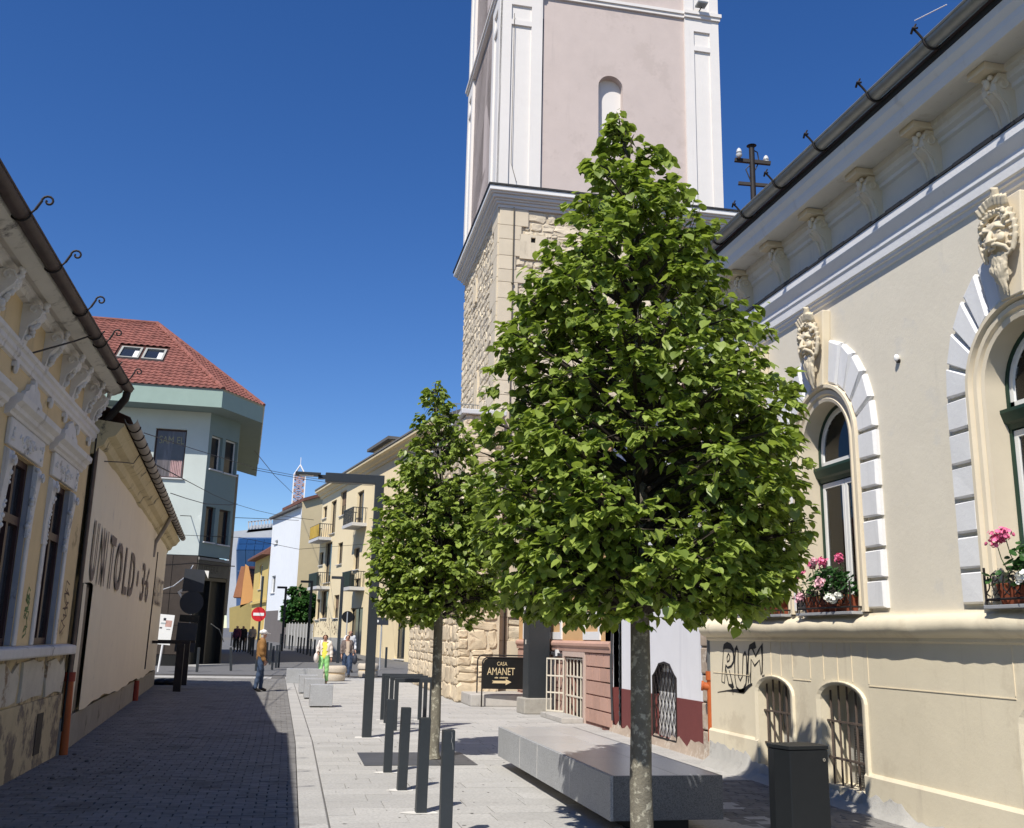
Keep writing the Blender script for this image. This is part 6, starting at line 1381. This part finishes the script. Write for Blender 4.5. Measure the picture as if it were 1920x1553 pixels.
    if parts:
        lm_ = bpy.data.meshes.new('leaf'); lm_.from_pydata(LV.tolist(), [], LF); lm_.materials.append(lmat); lm_.shade_smooth()
        for i in own:
            o = link('leaf', lm_, crown); mt = Matrix((Vector(X[i]), Vector(D[i]), Vector(Z[i]))).transposed().to_4x4() @ Matrix.Diagonal((S[i], S[i], S[i], 1)); mt.translation = Vector(P[i]); o.matrix_basis = mt
    print(name, 'leaves', len(P))
    return root
pf1 = [(205, 1150, 1172), (250, 1142, 1182), (285, 1118, 1225), (320, 1100, 1278), (380, 1068, 1285), (430, 1035, 1340), (490, 1005, 1372), (560, 962, 1415), (640, 945, 1455), (720, 925, 1492), (800, 908, 1512), (880, 898, 1535), (950, 898, 1545), (1020, 915, 1525), (1080, 930, 1505), (1130, 955, 1480), (1165, 1010, 1400)]
make_tree('linden_tree', 'large conical green linden tree in front of the granite bench', (2.76, 7.75, 0), pf1, 5, 285, 14, .07, .088, 1.86, bark, lindenl, lean=(.03, 0))
pf2 = [(715, 812, 826), (745, 790, 835), (790, 778, 858), (830, 755, 890), (880, 735, 915), (930, 712, 930), (980, 695, 945), (1030, 682, 950), (1080, 675, 945), (1120, 682, 938), (1150, 700, 920), (1170, 745, 890)]
make_tree('linden_tree', 'smaller green linden tree rising from the steel plate by the bollards', (2.0, 13.78, 0), pf2, 9, 240, 12, .066, .07, 1.9, bark, lindenl)
p = G(556, 1224); 
make_tree('garden_tree', 'distant leafy tree over the grey garden wall', (PY(555, 1200, 85).x, 85, zg(85)), [(1100, 548, 575), (1112, 540, 590), (1130, 537, 600), (1150, 538, 600), (1172, 542, 595)], 3, 60, 10, .28, .12, 2.0, bark, darkl, parts=0)

# ================================================================== PEOPLE
skin = M('skin', (.45, .25, .17), .06, .6, 20, .02); 
def person(label, loc, rz, h, pose, cloth, hair, extras=None):
    """pose: dict of joint offsets; cloth: {'top':mat,'legs':mat,'shoes':mat,'shirt':mat}"""
    root = thing('person', label, 'person', loc, rz); k = h/1.72
    J = dict(pel=(0, 0, .93), sp=(0, -.01, 1.12), ch=(0, -.01, 1.32), nk=(0, 0, 1.47), hd=(0, .02, 1.60), ht=(0, .015, 1.67),
             ls=(-.17, -.01, 1.40), rs=(.17, -.01, 1.40), le=(-.22, .0, 1.13), re=(.22, .0, 1.13), lw=(-.22, .08, .90), rw=(.22, .08, .90),
             lh=(-.09, 0, .90), rh=(.09, 0, .90), lk=(-.10, .02, .50), rk=(.10, .02, .50), la=(-.10, -.02, .08), ra=(.10, -.02, .08), lt=(-.11, .15, .03), rt=(.11, .15, .03))
    J.update(pose)
    rad = dict(pel=.135, sp=.125, ch=.14, nk=.055, hd=.088, ht=.075, ls=.07, rs=.07, le=.045, re=.045, lw=.03, rw=.03, lh=.09, rh=.09, lk=.058, rk=.058, la=.04, ra=.04, lt=.03, rt=.03)
    E = [('pel', 'sp'), ('sp', 'ch'), ('ch', 'nk'), ('nk', 'hd'), ('hd', 'ht'), ('ch', 'ls'), ('ls', 'le'), ('le', 'lw'), ('ch', 'rs'), ('rs', 're'), ('re', 'rw'), ('pel', 'lh'), ('lh', 'lk'), ('lk', 'la'), ('la', 'lt'), ('pel', 'rh'), ('rh', 'rk'), ('rk', 'ra'), ('ra', 'rt')]
    V = {n: Vector(p)*k for n, p in J.items()}; Rr = {n: r_*k for n, r_ in rad.items()}
    # face features and hands grow out of the same skin
    V['no'] = V['hd']+Vector((0, .10, -.01))*k; Rr['no'] = .013*k; E.append(('hd', 'no'))
    for s in ('l', 'r'):
        w_ = V[s+'w']; d = (w_-V[s+'e']).normalized(); pl = w_+d*.07*k; V[s+'p'] = pl; Rr[s+'p'] = .03*k; E.append((s+'w', s+'p')); sx = -1 if s == 'l' else 1
        fw_d = Vector((0, 1, 0)); fw_d = (fw_d-d*fw_d.dot(d)).normalized()
        for i, (o_, ln_) in enumerate(((-.028, .062), (-.01, .075), (.009, .07), (.026, .055))):
            a = s+'f%d' % i; V[a] = pl+d*.045*k+fw_d*o_*k; V[a+'t'] = V[a]+d*ln_*.6*k+Vector((-sx*.02, 0, 0))*k; Rr[a] = .009*k; Rr[a+'t'] = .008*k; E += [(s+'p', a), (a, a+'t')]
        V[s+'th'] = pl+fw_d*.045*k+d*.01*k; Rr[s+'th'] = .010*k; V[s+'tt'] = V[s+'th']+d*.04*k+fw_d*.012*k; Rr[s+'tt'] = .009*k; E += [(s+'p', s+'th'), (s+'th', s+'tt')]
    names = list(V); idx = {n: i for i, n in enumerate(names)}
    me = bpy.data.meshes.new('body'); me.from_pydata([V[n] for n in names], [(idx[a], idx[b]) for a, b in E], [])
    ob = bpy.data.objects.new('tmp', me); COL.objects.link(ob); ob.modifiers.new('s', 'SKIN'); sv = me.skin_vertices[0].data
    for n in names: r_ = Rr[n]; sv[idx[n]].radius = (r_*(1.25 if n in ('pel', 'sp', 'ch') else 1), r_*(.85 if n in ('pel', 'sp', 'ch') else 1))
    sv[idx['pel']].use_root = True
    m2 = ob.modifiers.new('d', 'SUBSURF'); m2.levels = 2; m2.render_levels = 2
    dg = bpy.context.evaluated_depsgraph_get(); body = bpy.data.meshes.new_from_object(ob.evaluated_get(dg)); bpy.data.objects.remove(ob)
    body.materials.clear(); body.materials.append(skin); body.shade_smooth(); body.name = 'body'
    bo = link('body', body, root)
    segs = [(a, b) for a, b in E if not (a[1:2] in 'f' and len(a) > 2)]
    def nearest(p):
        best = None
        for a, b in segs:
            A, B = V[a], V[b]; t = max(0, min(1, (p-A).dot(B-A)/max(1e-9, (B-A).length_squared))); dd = (p-A-(B-A)*t).length-.5*(Rr[a]*(1-t)+Rr[b]*t)
            if best is None or dd < best[0]: best = (dd, a, b, t)
        return best
    reg = []
    for f in body.polygons:
        _, a, b, t = nearest(f.center); e = (a, b)
        if e in (('pel', 'lh'), ('lh', 'lk'), ('lk', 'la'), ('pel', 'rh'), ('rh', 'rk'), ('rk', 'ra')): reg.append('legs')
        elif e in (('la', 'lt'), ('ra', 'rt')): reg.append('shoes')
        elif e in (('pel', 'sp'),): reg.append('top' if f.center.z > V['pel'].z+cloth.get('hem', .0)*k else 'legs')
        elif e in (('sp', 'ch'), ('ch', 'ls'), ('ch', 'rs'), ('ls', 'le'), ('rs', 're')) or (e == ('ch', 'nk') and t < .75): reg.append('top')
        elif e in (('le', 'lw'), ('re', 'rw')): reg.append('top' if t < cloth.get('sleeve', .95) else 'skin')
        elif e[0] in ('nk', 'hd') and e[1] in ('hd', 'ht', 'no'): 
            d = f.center-V['hd']; reg.append('hair' if (d.y < .01*k+.6*d.z or d.z > .075*k) and d.z > -.06*k and e[1] != 'no' else 'skin')
        else: reg.append('skin')
    def shell(name, keys, off, mat_, cond=None, hem=None):
        fs = [f for f, r_ in zip(body.polygons, reg) if r_ in keys and (cond is None or cond(f.center, f.normal))]; used = sorted({v for f in fs for v in f.vertices}); mp = {v: i for i, v in enumerate(used)}
        if not fs: return
        q = random.Random(3); mb = MB(); mb.v = [tuple(body.vertices[v].co+body.vertices[v].normal*(off*k*(1+.25*math.sin(body.vertices[v].co.z*38+body.vertices[v].co.x*25)))) for v in used]; mb.f = [tuple(mp[v] for v in f.vertices) for f in fs]
        return mb.build(name, mat_, root, smooth=80, recalc=False)
    shell('trousers', ('legs',), .022 if cloth.get('loose') else .014, cloth['legs']); shell('shoes', ('shoes',), .012, cloth['shoes'])
    if 'shirt' in cloth: shell('shirt', ('top',), .008, cloth['shirt']); shell('jacket', ('top',), .026, cloth['top'], lambda c, n: not (abs(c.x) < .075*k and n.y > .2))
    else: shell('jacket', ('top',), .030, cloth['top'])
    shell('hair', ('hair',), .032 if hair[1] else .008, hair[0])
    eye = M('eye_dark', (.02, .015, .012), .1, .3)
    for sx in (-1, 1): MB().sphere(V['hd']+Vector((sx*.03, .076, .012))*k, .009*k, 6, 5).build('eye', eye, root); MB().sphere(V['hd']+Vector((sx*.084, -.005, -.005))*k, .022*k, 8, 6, (.5, .9, 1.3)).build('ear', skin, root, smooth=True)
    MB().sphere(V['hd']+Vector((0, .08, -.05))*k, .02*k, 8, 5, (1.2, .5, .3)).build('mouth', M('lips', (.32, .12, .1), .1, .5), root, smooth=True)
    if extras: extras(root, V, k)
    return root
denim = M('denim', (.045, .07, .125), .2, .9, 25, .1); brownj = M('brown_jacket', (.26, .135, .045), .12, .85, 12, .15); whitec = M('white_cap', (.78, .77, .75), .03, .8); blackshoe = M('black_shoe', (.02, .018, .017), .1, .5)
def cap(root, V, k):
    c = V['ht']; MB().sphere(c+Vector((0, -.005, .01)), .108*k, 14, 8, (.93, 1.05, .75)).build('cap', whitec, root, smooth=True)
    MB().prism([c+Vector((x*.075, .08+y*.13, -.012-.02*y))*1 for x, y in ((-1, 0), (-.95, .5), (-.6, .9), (0, 1), (.6, .9), (.95, .5), (1, 0))], (0, 0, .008)).build('cap_brim', whitec, root)
grey_hair = M('grey_hair', (.35, .33, .3), .15, .8, 60, .3); brown_hair = M('brown_hair', (.07, .035, .02), .2, .7, 60, .3); dark_hair = M('dark_hair', (.05, .028, .02), .2, .7, 60, .3)
g = G(485, 1297)
person('man in a white cap, brown jacket and jeans standing at the shadow edge', (g.x, g.y, 0), R(-78), 1.69, dict(lw=(-.2, .12, .9), rw=(.2, .05, .88), le=(-.22, -.02, 1.14), re=(.22, -.05, 1.14), lk=(-.10, .06, .5), la=(-.1, .06, .08), lt=(-.11, .23, .03), rk=(.1, -.05, .5), ra=(.1, -.14, .08), rt=(.11, .03, .03)), dict(top=brownj, legs=denim, shoes=blackshoe, hem=-.12, sleeve=.98, loose=1), (grey_hair, 0), cap)
limeg = M('lime_trousers', (.30, .62, .24), .06, .85, 10, .05); cream = M('cream_cardigan', (.70, .63, .56), .06, .9, 15, .1); yel = M('yellow_top', (.72, .66, .10), .06, .85); tanshoe = M('tan_shoe', (.4, .3, .2), .1, .7); bagw = M('white_bag', (.66, .6, .56), .05, .6)
def bag(mat_, side, z, big=1):
    def f(root, V, k):
        w_ = V[side+'w']; c = Vector((w_.x*1.25, w_.y+.02, z))
        mb = MB(); mb.sphere(c, .17*big*k, 14, 9, (.55, .95, 1.05)); mb.build('handbag', mat_, root, smooth=True)
        MB().tube([c+Vector((0, -.08, .14*big)), V[side+'s']+Vector((0, -.05, .10)), V[side+'s']+Vector((0, .06, .09)), c+Vector((0, .08, .14*big))], .012, 6).build('bag_strap', mat_, root, smooth=True)
    return f
g = G(605, 1283)
person('woman in lime trousers, yellow top and cream cardigan carrying a white bag', (g.x, g.y, 0), R(172), 1.66, dict(rk=(.1, .12, .52), ra=(.1, .05, .12), rt=(.1, .2, .06), lk=(-.1, -.03, .5), la=(-.1, -.16, .09), lt=(-.1, 0, .02), re=(.25, -.02, 1.15), rw=(.2, .2, 1.05), lw=(-.24, .02, .9)), dict(top=cream, shirt=yel, legs=limeg, shoes=tanshoe, hem=-.08, sleeve=.9, loose=1), (dark_hair, 1), bag(bagw, 'r', .86))
g = G(648, 1271); plaid = M('patterned_shirt', (.14, .11, .10), .5, .9, 30, .1, stain=((.3, .24, .2), 22, .55)); beiget = M('beige_top', (.52, .42, .32), .08, .85, 20, .05, stain=((.3, .2, .15), 14, .66)); dbag = M('dark_bag', (.03, .035, .05), .1, .6)
person('woman in jeans and open patterned shirt walking behind the planter', (g.x, g.y, 0), R(182), 1.66, dict(lk=(-.1, .14, .52), la=(-.1, .06, .13), lt=(-.1, .2, .08), rk=(.1, -.02, .5), ra=(.1, -.14, .09), rt=(.1, .01, .02), lw=(-.25, .1, .92)), dict(top=plaid, shirt=beiget, legs=denim, shoes=blackshoe, hem=-.06, sleeve=.8), (brown_hair, 1), bag(dbag, 'l', .72, 1.15))
p = PY(656, 1183, 43); wsh = M('white_shirt', (.7, .7, .7), .05, .85)
person('bald man in a white shirt walking behind the woman in the patterned shirt', (p.x+.05, 43.4, zg(43.4)), R(200), 1.78, dict(), dict(top=wsh, legs=denim, shoes=blackshoe, hem=-.08), (skin, 0))
plum = M('plum_jacket', (.12, .03, .06), .1, .85); blackc = M('black_coat', (.02, .02, .022), .1, .85)
for u, v, mat_, hr, lb in ((446, 1172, plum, grey_hair, 'far person in a plum jacket walking behind the bollards'), (457.5, 1171, blackc, grey_hair, 'far person in a black coat behind the bollards'), (474, 1183, beiget, brown_hair, 'far person in a pale top, mostly hidden by the bollards')):
    yy = 66; zt_ = zg(yy)+1.7; p = PY(u, v, yy); person(lb, (p.x, yy, zg(yy)), R(160), 1.68, dict(rk=(.1, .1, .51), ra=(.1, .04, .1)), dict(top=mat_, legs=blackc, shoes=blackshoe, hem=-.12), (hr, 0))

# ================================================================== OVERHEAD WIRES
def wire_px(name, label, pts, r_, m_=iron):
    P = [PY(u, v, y) for u, v, y in pts]; o = P[0]
    ob = MB().tube([p-o for p in P], r_, 5).build(name, m_, smooth=True); ob.location = o; tag(ob, label, 'cable')
def seq(ppx, y0, y1): n = len(ppx)-1; return [(u, v, y0+(y1-y0)*i/n) for i, (u, v) in enumerate(ppx)]
wire_px('overhead_cable', 'thick black overhead cable sagging from the left eave to the cream house', seq([(283, 868), (320, 886), (360, 907), (400, 928), (440, 945), (480, 957), (520, 966), (555, 971), (588, 975)], 19, 76), [.02, .016, .013, .011, .011, .012, .014, .018, .02])
wire_px('overhead_cable', 'thin straight wire crossing the street below the thick cable', seq([(338, 967), (420, 970), (500, 973), (560, 976)], 45, 74), .018)
wire_px('overhead_cable', 'upper thin wire from the green building to the lamp arm', seq([(270, 812), (350, 838), (472, 876), (560, 893), (620, 902), (700, 908)], 20, 60), .010)
wire_px('overhead_cable', 'lower of the two parallel thin wires above the street', seq([(472, 880), (560, 897), (620, 906), (700, 911)], 48, 60), .014)
wire_px('overhead_cable', 'steep thin wire descending to the white building', seq([(478, 846), (515, 892), (549, 925)], 48, 88), .018)
wire_px('overhead_cable', 'twisted wire in front of the green facade', seq([(320, 925), (350, 935), (385, 945), (430, 947), (445, 945)], 30, 49), .014)
wire_px('overhead_cable', 'wire crossing the street at first floor height', seq([(330, 1003), (450, 1008), (560, 1030), (690, 1020)], 45, 60), .012)
wire_px('overhead_cable', 'low cable fixed to the green corner', seq([(300, 1060), (340, 1058), (362, 1056), (400, 1060), (440, 1062)], 44, 49), .025)
wire_px('overhead_cable', 'pale looping cable hanging to the dark shopfront', seq([(300, 1107), (325, 1099), (350, 1080), (362, 1060)], 44, 46.4), .02, white_paint)
ae = PX(1715, 39, 6.5); b_ = PX(1775, 9, 6.5)
o = MB().tube([(0, 0, 0), b_-ae], .006, 5).build('roof_wire', white_paint); o.location = ae; tag(o, 'short pale aerial rod above the right-hand roof edge', 'aerial')
